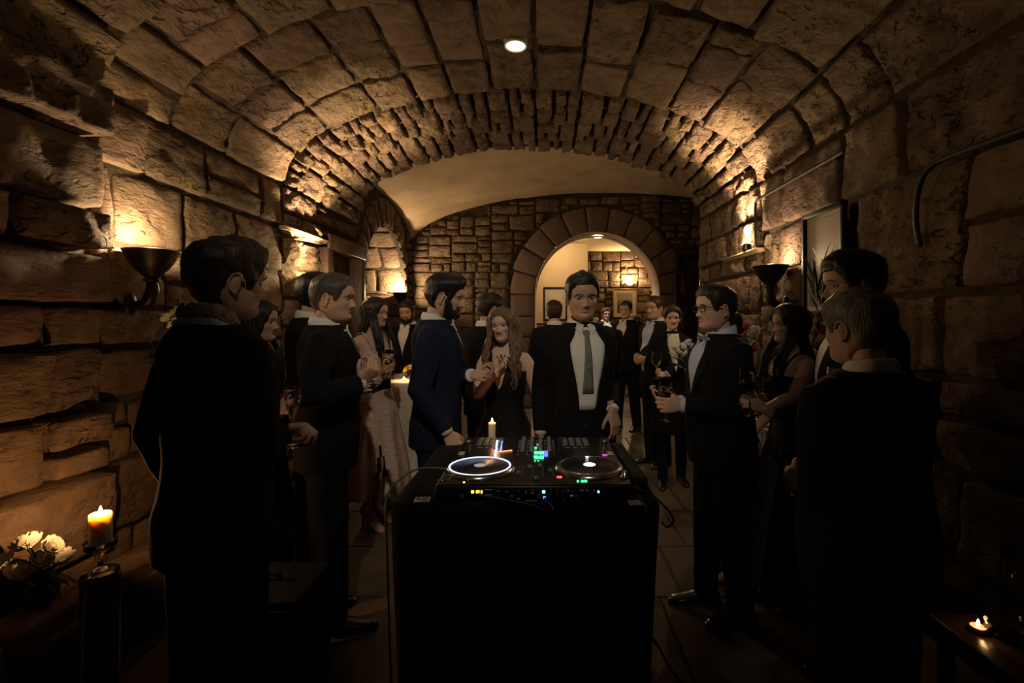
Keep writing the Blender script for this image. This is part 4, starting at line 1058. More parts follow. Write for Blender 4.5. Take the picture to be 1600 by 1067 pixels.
# mixer strip between the decks
mx = (jl.x + jr.x) / 2
for i in range(4):
    for j in range(4): knob((mx - 0.062 + 0.041*i, hy - 0.09 - 0.062*j))
for i in range(4):                    # channel faders
    c = (mx - 0.062 + 0.041*i, -0.20)
    key('fader_slot', c, 0.004, 0.15, 0.0006, M['black'], 0.0002); key('fader_cap', (c[0], c[1] + (-0.05, 0.03, 0.05, -0.02)[i]), 0.016, 0.024, 0.014, M['key'], 0.003)
    for q in range(5): key('level_mark', (c[0] + 0.012, c[1] - 0.06 + 0.03*q), 0.006, 0.0018, 0.0008, M['print'], 0.0002)
key('crossfader_slot', (mx, -0.315), 0.11, 0.004, 0.0006, M['black'], 0.0002); key('crossfader_cap', (mx + 0.008, -0.315), 0.013, 0.028, 0.014, M['key'], 0.003)
for i in range(5):
    for j in range(9): key('printed_tick', (mx - 0.082 + 0.041*i, hy - 0.075 - 0.031*j), 0.0045 if j % 2 else 0.010, 0.0020, 0.0006, M['print'], 0.0002)
for i in range(2):
    for j in range(7): key('meter_led', (mx - 0.006 + 0.012*i, hy - 0.30 - 0.010*j), 0.006, 0.006, 0.0012, LED['green'] if j > 4 else M['key'], 0.0003)
# pad banks behind each platter
for s, c0 in ((-1, -hx + 0.105), (1, hx - 0.205)):
    for i in range(4):
        for j in range(4):
            key('pad', (c0 + 0.034*i - 0.02, hy - 0.045 - 0.040*j), 0.027, 0.028, 0.005, M['key'], 0.002)
    for i in range(3): key('button', (c0 + 0.035*i - 0.01, hy - 0.215), 0.022, 0.010, 0.004, M['key'])
    for k in range(2): key('button', (s*(hx - 0.03), hy - 0.30 - 0.03*k), 0.026, 0.012, 0.005, M['print'])
# pitch faders at both outer edges
for s in (-1, 1):
    key('pitch_slot', (s*(hx - 0.028), hy - 0.14), 0.004, 0.20, 0.0006, M['black'], 0.0002); key('pitch_cap', (s*(hx - 0.028), hy - 0.12), 0.024, 0.018, 0.014, M['silver'], 0.003)
# glowing strips and displays
def strip(name, a, b, w, mat, h=0.0035):
    a, b = wl(*a), wl(*b); d = (b - a); n_ = Vector((-d.y, d.x, 0)).normalized() * w / 2
    V = [a - n_, b - n_, b + n_, a + n_]; mb = MB()
    mb.add([Vector((p.x, p.y, H)) for p in V] + [Vector((p.x, p.y, H + h)) for p in V], box(0,1,0,1,0,1)[1]); return mb.build(name, mat, dj, False)
strip('glow_strip', (774, 714), (777, 690), 0.006, LED['screen_glint'], 0.006); strip('glow_strip', (782, 706), (785, 691), 0.003, LED['blue'], 0.005); strip('glow_strip', (767, 714), (771, 696), 0.004, plain('dim_pink_glow', (0.2,0.05,0.1), 0.5, emit=(0.9,0.2,0.3), estr=0.5, nscale=20), 0.003)  # blue bars glow in place of a screen's reflection on the plate
strip('glow_strip', (779, 707), (800, 704.5), 0.007, LED['orange'], 0.003)
for px, py, c in ((838, 709, 'green'), (846, 709, 'green'), (838, 716, 'green'), (846, 716, 'green'), (837, 701, 'green'), (840, 696, 'dimwhite')): k_ = wl(px, py); key('lit_pad', (k_.x, k_.y), 0.020 if py > 702 else 0.009, 0.026 if py > 702 else 0.012, 0.006, LED[c])
for px, py in ((846, 692), (836, 721), (841, 721)): k_ = wl(px, py); key('led', (k_.x, k_.y), 0.006, 0.008, 0.003, LED['green'])
k_ = wl(852.5, 710); key('display', (k_.x, k_.y), 0.020, 0.080, 0.004, LED['screen'])
k_ = wl(874, 747); key('lit_button', (k_.x, k_.y), 0.020, 0.009, 0.005, LED['red'])
for px in (903, 910, 915): k_ = wl(px, 753.5); key('lit_button', (k_.x, k_.y), 0.011 if px > 904 else 0.008, 0.010, 0.005, LED['green'])
k_ = wl(945, 712); key('lit_button', (k_.x, k_.y), 0.022, 0.006, 0.004, LED['magenta']); k_ = wl(725, 755); key('led', (k_.x, k_.y), 0.007, 0.006, 0.004, LED['amber'])
k_ = wl(976, 747); MB().add(*lathe([(0.020, 0.0), (0.020, 0.006), (0.012, 0.012), (0.011, 0.026), (0.0, 0.028)], 20, (k_.x, k_.y, H), cap1=False)).build('jog_dial', M['silver'], dj)
k_ = wl(692, 752); MB().add(*tube(bez([(k_.x - 0.02, k_.y - 0.005, H + 0.002), (k_.x, k_.y - 0.012, H + 0.003), (k_.x + 0.02, k_.y + 0.004, H + 0.003), (k_.x + 0.022, k_.y + 0.03, H + 0.002)], 5), 0.0025, 6)).build('deck_trim', M['silver'], dj)
# front panel: sockets, lights and printed marks
def fp(px, py):
    return Vector(((px - CX) * CY0 / FPX - CXm, CZ - (py - CY) * CY0 / FPX - TZ))
def front(name, px, py, w, h, mat, t=0.003):
    c = fp(px, py); return MB().add(*bevel_box(c.x - w/2, c.x + w/2, -hy - t, -hy + 0.001, c.y - h/2, c.y + h/2, 0.0008, 1)).build(name, mat, dj)
for px, w_ in ((738.5, 0.010), (746.5, 0.012), (752.5, 0.006)): front('lit_socket', px, 769, w_, 0.010, LED['amber'])
for px, py, w_, h_ in ((763.5, 766, 0.024, 0.004), (763.5, 774, 0.024, 0.0025), (779, 768, 0.012, 0.003), (779, 778, 0.012, 0.002), (791, 769, 0.010, 0.003), (810, 761.5, 0.018, 0.002), (810, 768, 0.002, 0.012), (810, 780, 0.012, 0.005), (822, 770, 0.004, 0.014), (831, 766, 0.018, 0.002), (832, 771, 0.010, 0.006), (830, 783, 0.040, 0.003), (860, 765, 0.005, 0.004), (871, 768, 0.002, 0.012), (880, 768, 0.010, 0.002), (888, 767, 0.010, 0.006), (896, 769, 0.012, 0.002), (909, 767, 0.016, 0.006), (917.5, 767, 0.008, 0.008), (928, 767, 0.006, 0.008), (881, 781, 0.010, 0.002)):
    front('printed_mark', px, py, w_, h_, M['print'], 0.0006)
front('led', 849.5, 769, 0.011, 0.010, LED['blue']); front('led', 850.5, 778, 0.008, 0.007, LED['blue']); front('led', 935, 769, 0.007, 0.008, LED['blue']); front('led', 893, 775, 0.010, 0.005, plain('dim_red_led', (0.25,0.04,0.02), 0.5, emit=(1,0.15,0.05), estr=0.25, nscale=20))
for px in (722, 800, 842, 900): 
    c = fp(px, 776); MB().add(*lathe([(0.0, 0.0), (0.0075, 0.0), (0.0075, 0.004), (0.004, 0.0045), (0.004, 0.001)], 16, cap0=False, cap1=False)).xf(Matrix.Translation((c.x, -hy, c.y)) @ Matrix.Rotation(PI/2, 4, 'X')).build('jack_socket', M['key'], dj)
us = wl(876, 709); u_ = tag(MB().add(*bevel_box(-0.010, 0.010, -0.005, 0.005, 0, 0.075, 0.002)).build('usb_stick', plain('usb_stick_plastic', (0.02,0.025,0.05), 0.3, nscale=30)), 'dark blue memory stick standing upright in the controller', 'memory stick'); u_.location = Vector((us.x + CXm, us.y + (CY0 + CY1)/2, CZT))
pad_ = tag(MB().add(*bevel_box(-0.028, 0.028, -0.27, 0.27, 0, 0.05, 0.006)).build('power_strip', M['case']), 'long black power strip lying right of the controller', 'power strip'); pad_.location = (0.368, 2.16, TZ + 0.001); pad_.rotation_euler = (0, 0, 0.03)
# paper cards
for px, py, w_, lab in ((659.5, 787, 0.056, 'small printed paper card on black cloth, left of controller'), (992.5, 792, 0.050, 'blank pale paper card on black cloth, right of controller')):
    yy = FPX*(CZ - TZ)/(py - CY) + 0.035; c = empty('paper_card', ((px - CX)*yy/FPX, yy, TZ + 0.001), 0.06); tag(c, lab, 'card')
    MB().add(*bevel_box(-w_/2, w_/2, -0.022, 0.028, 0, 0.0012, 0.0004, 1)).build('paper', plain('card_paper', (0.62,0.56,0.46), 0.8, nscale=20, namt=0.05), c)
    if px < 700:
        for q in range(3): MB().add(*box(-0.008, 0.022, -0.012 + 0.013*q, -0.006 + 0.013*q, 0.0012, 0.0016)).build('printed_line', M['black'], c, False)
        MB().add(*box(-0.022, -0.011, 0.002, 0.020, 0.0012, 0.0016)).build('printed_block', M['black'], c, False)
# candle behind the controller
tc_ = empty('pillar_candle', at(769, 690, 2.57).to_2d().to_3d() + Vector((0, 0, TZ))); tag(tc_, 'slim cream candle burning behind the music controller', 'candle')
MB().add(*lathe([(0.0,0.0),(0.019,0.0),(0.0195,0.003),(0.0195,0.118),(0.018,0.122),(0.010,0.118),(0.0,0.116)], 24, cap0=False, cap1=False)).build('wax', M['wax'], tc_)
flame(tc_, (0, 0, 0.118), 0.024, 0.22, 0.006)
# cables
M['cab'] = plain('cable_rubber', (0.02,0.019,0.018), 0.45, nscale=30)
M['cabgrey'] = plain('grey_cable', (0.10,0.09,0.08), 0.45, nscale=30)
cable('cable', [at(747, 771, 1.774), at(760, 776, 1.74), at(800, 783, 1.715), at(848, 796, 1.69), at(885, 832, 1.685), at(930, 868, 1.68), at(975, 878, 1.68), at(1005, 856, 1.68), at(1014, 815, 1.685), at(1006, 788, 1.74), at(996, 772, 1.80)], 0.0042, M['cab'], 'black cable looping across the front of the black cloth', 'cable')
cable('cable', [at(850, 777, 1.774), at(855, 784, 1.745), at(862, 790, 1.735), at(864, 797, 1.70)], 0.003, M['cabgrey'], 'short grey cable hanging from the front sockets', 'cable')
cable('cable', [Vector((-0.40, 2.12, TZ + 0.012)), at(668, 731, 2.12), at(640, 738, 2.06), at(612, 762, 1.98), at(602, 790, 1.92), Vector((-0.615, 1.90, 0.70)), Vector((-0.605, 1.90, 0.35)), Vector((-0.60, 1.90, 0.06)), Vector((-0.66, 1.95, 0.006)), Vector((-0.80, 2.0, 0.006))], 0.0045, M['cabgrey'], 'grey cable arching off the left side of the table', 'cable')
cable('cable', [Vector((0.33, 1.90, TZ + 0.02)), at(1020, 775, 1.86), at(1046, 800, 1.80), at(1052, 815, 1.79), at(1042, 823, 1.80), at(1034, 815, 1.84)], 0.0045, M['cab'], 'black cable loop hanging off the right table corner', 'cable')
cable('cable', [at(1000, 778, 1.79), at(1012, 800, 1.70), at(1010, 850, 1.695), at(1000, 920, 1.695), at(985, 965, 1.695), at(978, 1010, 1.69)], 0.003, M['cab'], 'thin black cable falling straight down the cloth front', 'cable')
cable('cable', [Vector((0.47, 2.60, 0.006)), Vector((0.50, 2.45, 0.006)), Vector((0.545, 2.31, 0.006)), Vector((0.575, 2.12, 0.006)), Vector((0.66, 1.95, 0.006)), Vector((0.70, 1.75, 0.006))], 0.005, M['cab'], 'black cable trailing on floor at right of the table', 'cable')
cable('cable', [Vector((-1.76, 2.48, 0.008)), Vector((-1.70, 2.30, 0.012)), Vector((-1.55, 2.28, 0.008)), Vector((-1.50, 2.45, 0.008)), Vector((-1.62, 2.55, 0.012)), Vector((-1.72, 2.44, 0.018)), Vector((-1.60, 2.18, 0.012)), Vector((-1.42, 2.10, 0.008))], 0.006, M['cab'], 'coiled black cable on floor below the left ledge', 'cable')

# ================================================================== PEOPLE
MALE = [(0.74,.120,.100,-.005),(0.80,.160,.112,-.005),(0.90,.172,.120,-.008),(1.00,.162,.115,0),(1.08,.152,.112,.005),(1.20,.162,.118,.008),(1.30,.176,.124,.006),(1.37,.182,.120,0),(1.425,.186,.104,-.010),(1.465,.148,.083,-.015),(1.495,.092,.070,-.016),(1.52,.066,.063,-.014),(1.58,.062,.062,-.004)]
FEMALE = [(0.74,.120,.095,-.005),(0.80,.158,.112,-.012),(0.88,.174,.122,-.015),(0.96,.160,.112,-.008),(1.06,.122,.092,.004),(1.12,.118,.090,.006),(1.20,.130,.104,.012),(1.27,.142,.120,.018),(1.33,.146,.112,.010),(1.40,.150,.090,-.004),(1.44,.140,.074,-.010),(1.468,.098,.060,-.013),(1.49,.064,.053,-.012),(1.52,.050,.050,-.008),(1.58,.047,.049,0.0)]

def torso_ring(tab, z, off=0.0, n=28, nexp=2.4):
    hw, hd, yo = lerp_tab(tab, z); out = []
    for k in range(n):
        a = 2*PI*k/n; c, s = math.cos(a), math.sin(a); e = 2/nexp
        out.append(Vector((math.copysign(abs(c)**e, c)*(hw+off), yo + math.copysign(abs(s)**e, s)*(hd+off), z)))
    return out

FRONT = [(0,.058),(.008,.076),(.022,.0845),(.040,.0835),(.057,.0845),(.072,.086),(.085,.0875),(.100,.088),(.112,.087),(.124,.093),(.14,.096),(.16,.094),(.18,.085),(.20,.066),(.215,.043),(.225,0)]
BACK = [(0,-.005),(.01,.012),(.02,.022),(.035,.035),(.05,.058),(.065,.074),(.09,.092),(.12,.102),(.15,.102),(.175,.092),(.195,.075),(.212,.047),(.225,0)]
WIDE = [(0,.026),(.008,.038),(.02,.048),(.035,.056),(.05,.061),(.07,.066),(.09,.069),(.12,.073),(.15,.076),(.172,.070),(.195,.054),(.212,.034),(.225,0)]
from functools import lru_cache
@lru_cache(None)
def head_row(z): return lerp_tab(FRONT, z)[0], lerp_tab(BACK, z)[0], lerp_tab(WIDE, z)[0]
def head_point(s, z, fem=False, off=0.0):
    """s in [-1,1] round the head (0 = nose, +-1 = back)"""
    phi = PI * math.copysign(abs(s) ** 1.35, s)
    f, b, w = head_row(z)
    if fem:
        f *= 0.97; w *= 0.95 if z > 0.08 else 0.90
    c, sn = math.cos(phi), math.sin(phi); e = 2 / 2.25
    x = math.copysign(abs(sn) ** e, sn) * (w + off)
    y = (abs(c) ** e) * (f + off) if c >= 0 else -(abs(c) ** e) * (b + off)
    if z < 0.02 and c < 0: y = min(y, 0.02)
    return Vector((x, y, z)), c
def face_disp(x, z, c, fem, nose=1.0):
    if c <= 0: return 0.0
    g = lambda dx, sx, dz, sz: math.exp(-(dx/sx)**2 - (dz/sz)**2)
    ax = abs(x); d = 0.0
    if 0.060 < z < 0.122:
        if z >= 0.076:
            t = (0.122 - z) / (0.122 - 0.076); h = 0.002 + 0.023 * t ** 1.25; sg = 0.0065 + 0.006 * t
        else:
            t = max(0, (z - 0.064) / 0.012); h = 0.025 * t ** 0.6; sg = 0.0125
        if z < 0.064: h = 0
        d += nose * h * math.exp(-(x/sg)**2)
    d += nose * 0.008 * g(ax - .0135, .006, z - .0755, .006)
    d -= 0.012 * g(ax - .031, .015, z - .1125, .009)
    d += (0.003 if fem else 0.006) * g(ax - .028, .020, z - .1275, .006)
    d += 0.004 * g(ax - .043, .018, z - .088, .016)
    d -= 0.003 * g(ax - .040, .014, z - .055, .014)
    d += 0.0055 * g(x, .018, z - .0615, .0036) + 0.0065 * g(x, .016, z - .0505, .0042) - 0.0045 * g(x, .022, z - .0565, .0018)
    d -= 0.004 * g(x, .02, z - .0415, .004)
    d += 0.004 * g(x, .014, z - .022, .010)
    return d

NS, NZH = 84, 74
def zrow(j): 
    t = j / NZH
    return 0.225 * (0.5 - 0.5 * math.cos(PI * t)) * 0.55 + 0.225 * t * 0.45
def build_head(fem=False, nose=1.0, gaze=0.0, lids=0.55):
    mb = MB(); V = []; F = []; mi = []
    for j in range(NZH + 1):
        z = min(0.2249, zrow(j))
        for i in range(NS):
            s = -1 + 2 * i / NS; p, c = head_point(s, z, fem); p.y += face_disp(p.x, z, c, fem, nose)
            V.append(p)
    for j in range(NZH):
        for i in range(NS):
            k = (i + 1) % NS; q = (j*NS + i, j*NS + k, (j+1)*NS + k, (j+1)*NS + i)
            F.append(q); cc = (V[q[0]] + V[q[2]]) / 2
            lip = cc.y > 0.05 and (cc.x / .0235) ** 2 + ((cc.z - .0565) / .0095) ** 2 < 1
            mi.append(1 if lip else 0)
    F.append(tuple(reversed(range(NS)))); mi.append(0); F.append(tuple(NZH*NS + i for i in range(NS))); mi.append(0)
    mb.v = V; mb.f = F; mb.m = mi
    for sx in (-1, 1):
        ys = 0.0775 if not fem else 0.0752
        mb.add(*ellipsoid((sx*.031, ys - 0.0075, .1125), (.0125, .0118, .0118), 14, 10), 2)
        mb.add(*ellipsoid((sx*.031 + gaze, ys + 0.0018, .1120), (.0062, .0034, .0062), 10, 6), 3)
        # lids
        for up, hgt in ((1, lids), (-1, 0.45)):
            rings = []
            for i in range(6):
                t = PI/2 * (1 - hgt * (1 - i/5) ) if False else (0.10 + (PI/2*hgt) * i / 5)
                el = up * (PI/2 - t) if up > 0 else -(PI/2 - t)
                rings.append([Vector((sx*.031 + .0136*math.cos(el)*math.sin(a), ys - 0.0065 + .0130*math.cos(el)*math.cos(a), .1125 + .0130*math.sin(el))) for a in (-1.35 + 2.7*k/12 for k in range(13))])
            mb.add(*loft(rings, False, False, False), 0)
        # brow
        P = []
        for k in range(7):
            x = sx * (.013 + .034 * k / 6); z = .1295 + .004 * math.sin(PI * (k/6) ** 0.8) - .003 * (k/6) ** 2
            p, c = None, 1
            w = lerp_tab(WIDE, z)[0]; f = lerp_tab(FRONT, z)[0] * (0.97 if fem else 1); y = f * (1 - min(1, abs(x)/w) ** 2.25) ** (1/2.25) + face_disp(x, z, 1, fem)
            P.append(Vector((x, y + .0005, z)))
        rb = .0022 if fem else .0034
        mb.add(*tube(P, [rb*.8, rb, rb*1.1, rb*1.1, rb, rb*.8, rb*.4], 7, True, 0.6), 4)
        # ear
        EM = Matrix.Translation((sx*.0735, -.006, .100)) @ Matrix.Rotation(sx*-.35, 4, 'Z') @ Matrix.Rotation(-.22, 4, 'X')
        e = MB().add(*ellipsoid((0, -.003, 0), (.0055, .0150, .0275), 12, 8))
        P = [Vector((sx*.004, -.003 + .0165*math.cos(a) * (1 if a < 3.6 else .8), .004 + .0275*math.sin(a))) for a in (0.35 + (4.35)*k/14 for k in range(15))]
        e.add(*tube(P, [.0035 + .0012*math.sin(PI*k/14) for k in range(15)], 7)); e.add(*ellipsoid((sx*.001, .002, -.024), (.0055, .0080, .0085), 8, 6))
        e.xf(EM); mb.add(e.v, e.f, 0)
    return mb

def tabfn(T):
    def f(a):
        if a <= T[0][0]: return T[0][1]
        for (a0, z0), (a1, z1) in zip(T, T[1:]):
            if a <= a1: return z0 + (z1 - z0) * sm((a - a0) / (a1 - a0))
        return T[-1][1]
    return f
HAIRLINES = {
 'short': tabfn([(0,.172),(.55,.170),(.85,.150),(1.02,.118),(1.12,.090),(1.30,.090),(1.42,.122),(1.75,.124),(1.95,.085),(2.25,.045),(2.6,.030),(3.2,.028)]),
 'crop': tabfn([(0,.178),(.50,.178),(.80,.160),(1.00,.125),(1.12,.100),(1.30,.100),(1.42,.126),(1.75,.128),(1.95,.095),(2.25,.058),(2.6,.042),(3.2,.040)]),
 'long': tabfn([(0,.182),(.30,.178),(.55,.160),(.85,.110),(1.1,.060),(1.4,.015),(3.2,.005)]),
 'updo': tabfn([(0,.178),(.45,.172),(.80,.150),(1.10,.115),(1.35,.110),(1.7,.115),(2.0,.085),(2.4,.05),(3.2,.04)])}
def hair_shell(style, top=.022, side=.010, quiff=0.0, fem=False, mess=.004, seed=0.0):
    fn = HAIRLINES[style]; mb = MB(); V = []; mask = []; NZ2 = 64
    for j in range(NZ2 + 1):
        z = min(0.2249, zrow(j * NZH / NZ2))
        for i in range(NS):
            s = -1 + 2 * i / NS; p, c = head_point(s, z, fem); a = abs(PI * abs(s) ** 1.35)
            m = z - fn(a); e = sm(m / .022)
            th = side + (top - side) * sm((z - .135) / .06)
            if quiff: th += quiff * sm((z - .150)/.03) * max(0, math.cos(min(PI/2, a*0.85)))
            nz = noise.noise(Vector((p.x*34 + seed, p.y*34, p.z*22))); nz2 = noise.noise(Vector((p.x*90, p.y*90 + seed, p.z*40)))
            th = th * (0.25 + 0.75 * e) + (mess * nz + mess * .5 * nz2) * e
            n = Vector((p.x / .075, p.y / .098, (p.z - .115) / .115 if z > .115 else 0)); n.normalize()
            V.append(p + n * th if m > -.004 else p - n * .004); mask.append(m)
    F = []
    for j in range(NZ2):
        for i in range(NS):
            k = (i + 1) % NS; q = (j*NS + i, j*NS + k, (j+1)*NS + k, (j+1)*NS + i)
            if max(mask[t] for t in q) > -.004: F.append(q)
    F.append(tuple(NZ2*NS + i for i in range(NS)))
    return mb.add(V, F)
def long_locks(length, wave=0.0, fem=True, seed=1, front=True, n=60, spread=1.0, off=.014, rl=.016):
    rn = random.Random(seed); mb = MB()
    for k in range(n):
        a = rn.uniform(0.95 if front else 1.3, PI); sgn = 1 if k % 2 else -1
        s = sgn * (a / PI) ** (1/1.35); z0 = rn.uniform(.10, .165)
        p, c = head_point(s, z0, fem, off); L_ = length * rn.uniform(.72, 1.0); P = []; R_ = []
        isfront = a < 1.55
        for i in range(13):
            t = i / 12; z = z0 - L_ * t
            q, c = head_point(s, max(z, .065), fem, off * (1 + .5 * t) + rn.uniform(-.001, .001))
            below = max(0.0, .065 - z)
            x, y = q.x, q.y
            pull = min(1.0, below / .10)
            if isfront:
                x += sgn * .010 * pull * spread; y += (.055 * min(1, below / .16) + .03 * min(1, below/.3)) - .01
            else:
                x *= (1 + .12 * pull * spread); y -= .018 * pull + .03 * min(1, below / .22)
            w = wave * math.sin(t * 15 + k * 1.7) * min(1, t * 2)
            P.append(Vector((x + w, y + w * .7 * math.cos(k), z))); R_.append(rl * (1 - .25*t) if i < 10 else rl * (1 - t) * 2.4 + .002)
        mb.add(*tube(P, R_, 7, True, .7))
    return mb
def beard_shell(th=.009, low=True, fem=False):
    mb = MB(); V = []; mask = []
    for j in range(NZH + 1):
        z = zrow(j)
        for i in range(NS):
            s = -1 + 2*i/NS; p, c = head_point(s, z, fem); p.y += face_disp(p.x, z, c, fem); a = abs(PI * abs(s) ** 1.35)
            top = .050 + .052 * sm((a - .70) / .55)
            if a < .40: top = .072
            m = min(top - z, 1.42 - a)
            if (p.x/.023)**2 + ((z - .0565)/.0075)**2 < 1 and p.y > .05: m = -1
            n = Vector((p.x/.07, p.y/.09, -0.6 if z < .02 else 0)).normalized(); e = sm(m / .012 + .15)
            V.append(p + n * (th * e + .0025 * noise.noise(p * 120)) if m > 0 else p - n * .003); mask.append(m)
    F = []
    for j in range(NZH):
        for i in range(NS):
            k = (i + 1) % NS; q = (j*NS + i, j*NS + k, (j+1)*NS + k, (j+1)*NS + i)
            if min(mask[t] for t in q) > -.5 and max(mask[t] for t in q) > 0: F.append(q)
    F.append(tuple(reversed(range(NS))))
    return mb.add(V, F)

FLEX = {'relaxed': (18, 28, 18, 30), 'hold': (48, 62, 40, 35), 'fist': (78, 95, 55, 60), 'open': (8, 12, 8, 15), 'pinch': (40, 40, 25, 30), 'wrap': (38, 55, 35, 25)}
def hand_mb(mb, wrist, d, palm, right, pose, fem=False):
    d = d.normalized(); palm = (palm - d * palm.dot(d)).normalized()
    th = d.cross(palm) if right else palm.cross(d)
    k = .90 if fem else 1.0
    def W(a, t, p): return wrist + (d * a + th * t + palm * p) * k
    rings = []
    for a, w, h, tc in ((-.05, .027, .020, 0), (-.02, .027, .019, 0), (.0, .028, .018, .001), (.03, .036, .017, .003), (.06, .041, .0155, .001), (.085, .041, .0135, 0), (.096, .036, .010, 0)):
        rings.append([W(a, tc + w * math.copysign(abs(math.cos(q))**.8, math.cos(q)), h * math.copysign(abs(math.sin(q))**.8, math.sin(q))) for q in (2*PI*i/16 for i in range(16))])
    mb.add(*loft(rings))
    f1, f2, f3, ft = [math.radians(x) for x in FLEX[pose]]
    for i, (t, lens, r) in enumerate(((.031, (.043, .026, .021), .0092), (.0105, (.047, .030, .022), .0095), (-.0105, (.043, .028, .022), .0090), (-.030, (.034, .021, .019), .0078))):
        a, p, an = .088 - (.006 if i == 3 else 0), 0.0, 0.0; spread = (.05, .01, -.02, -.07)[i]; P = [W(a - .012, t, 0), W(a, t, 0)]; R_ = [r, r*1.06]
        sl = 1 + (.10 * i if pose in ('hold', 'relaxed', 'wrap') else 0)
        if pose == 'pinch' and i > 1: sl = 0.55
        if pose == 'point' and i == 0: sl = 0.1
        for ln, fx, rr in zip(lens, (f1, f2, f3), (.98, .9, .78)):
            an += fx * sl; a += ln * math.cos(an); p += ln * math.sin(an); t += spread * ln
            P.append(W(a, t, p)); R_.append(r * rr)
        mb.add(*tube(P, [x*k for x in R_], 10))
    P = [W(.020, .022, .004), W(.042, .042, .012 + .006*math.sin(ft))]
    a1 = ft
    P.append(W(.042 + .030*math.cos(.5), .042 + .022*math.cos(a1), .012 + .030*math.sin(a1)))
    P.append(W(.042 + .054*math.cos(.5), .042 + .028*math.cos(a1*1.3), .012 + .050*math.sin(a1)))
    mb.add(*tube(P, [.0145*k, .0128*k, .0108*k, .0088*k], 10))

def ik(S, W, L1, L2, pole):
    D = W - S; dist = D.length
    if dist > (L1 + L2) * .998: W = S + D.normalized() * (L1 + L2) * .998; D = W - S; dist = D.length
    a = (L1*L1 - L2*L2 + dist*dist) / (2*dist); h = math.sqrt(max(0, L1*L1 - a*a)); n = D.normalized()
    p = (pole - n * pole.dot(n)); p = p.normalized() if p.length > 1e-6 else n.orthogonal()
    return S + n*a + p*h, W

def shoe_mb(heel=0.0, w=1.0):
    rings = []
    for y, hw_, h in ((-.078,.020,.030),(-.074,.030,.055),(-.05,.036,.078),(-.01,.038,.088),(.03,.041,.076),(.07,.045,.060),(.11,.048,.048),(.15,.046,.040),(.185,.036,.034),(.205,.020,.024),(.210,.008,.014)):
        lift = heel * (1 - sm((y + .04) / .13)); rings.append([Vector((w*hw_*math.copysign(abs(math.cos(a))**.75, math.cos(a)), y, lift + max(0.0, h*.5 + h*.5*math.copysign(abs(math.sin(a))**.75, math.sin(a))))) for a in (2*PI*k/16 for k in range(16))])
    mb = MB().add(*loft(rings))
    if heel: mb.add(*tube([(0, -.055, heel + .01), (0, -.060, heel*.5), (0, -.062, 0.004)], [.014, .008, .006], 8))
    else: mb.add(*bevel_box(-.034, .034, -.080, -.02, 0.0, .018, .004))
    return mb

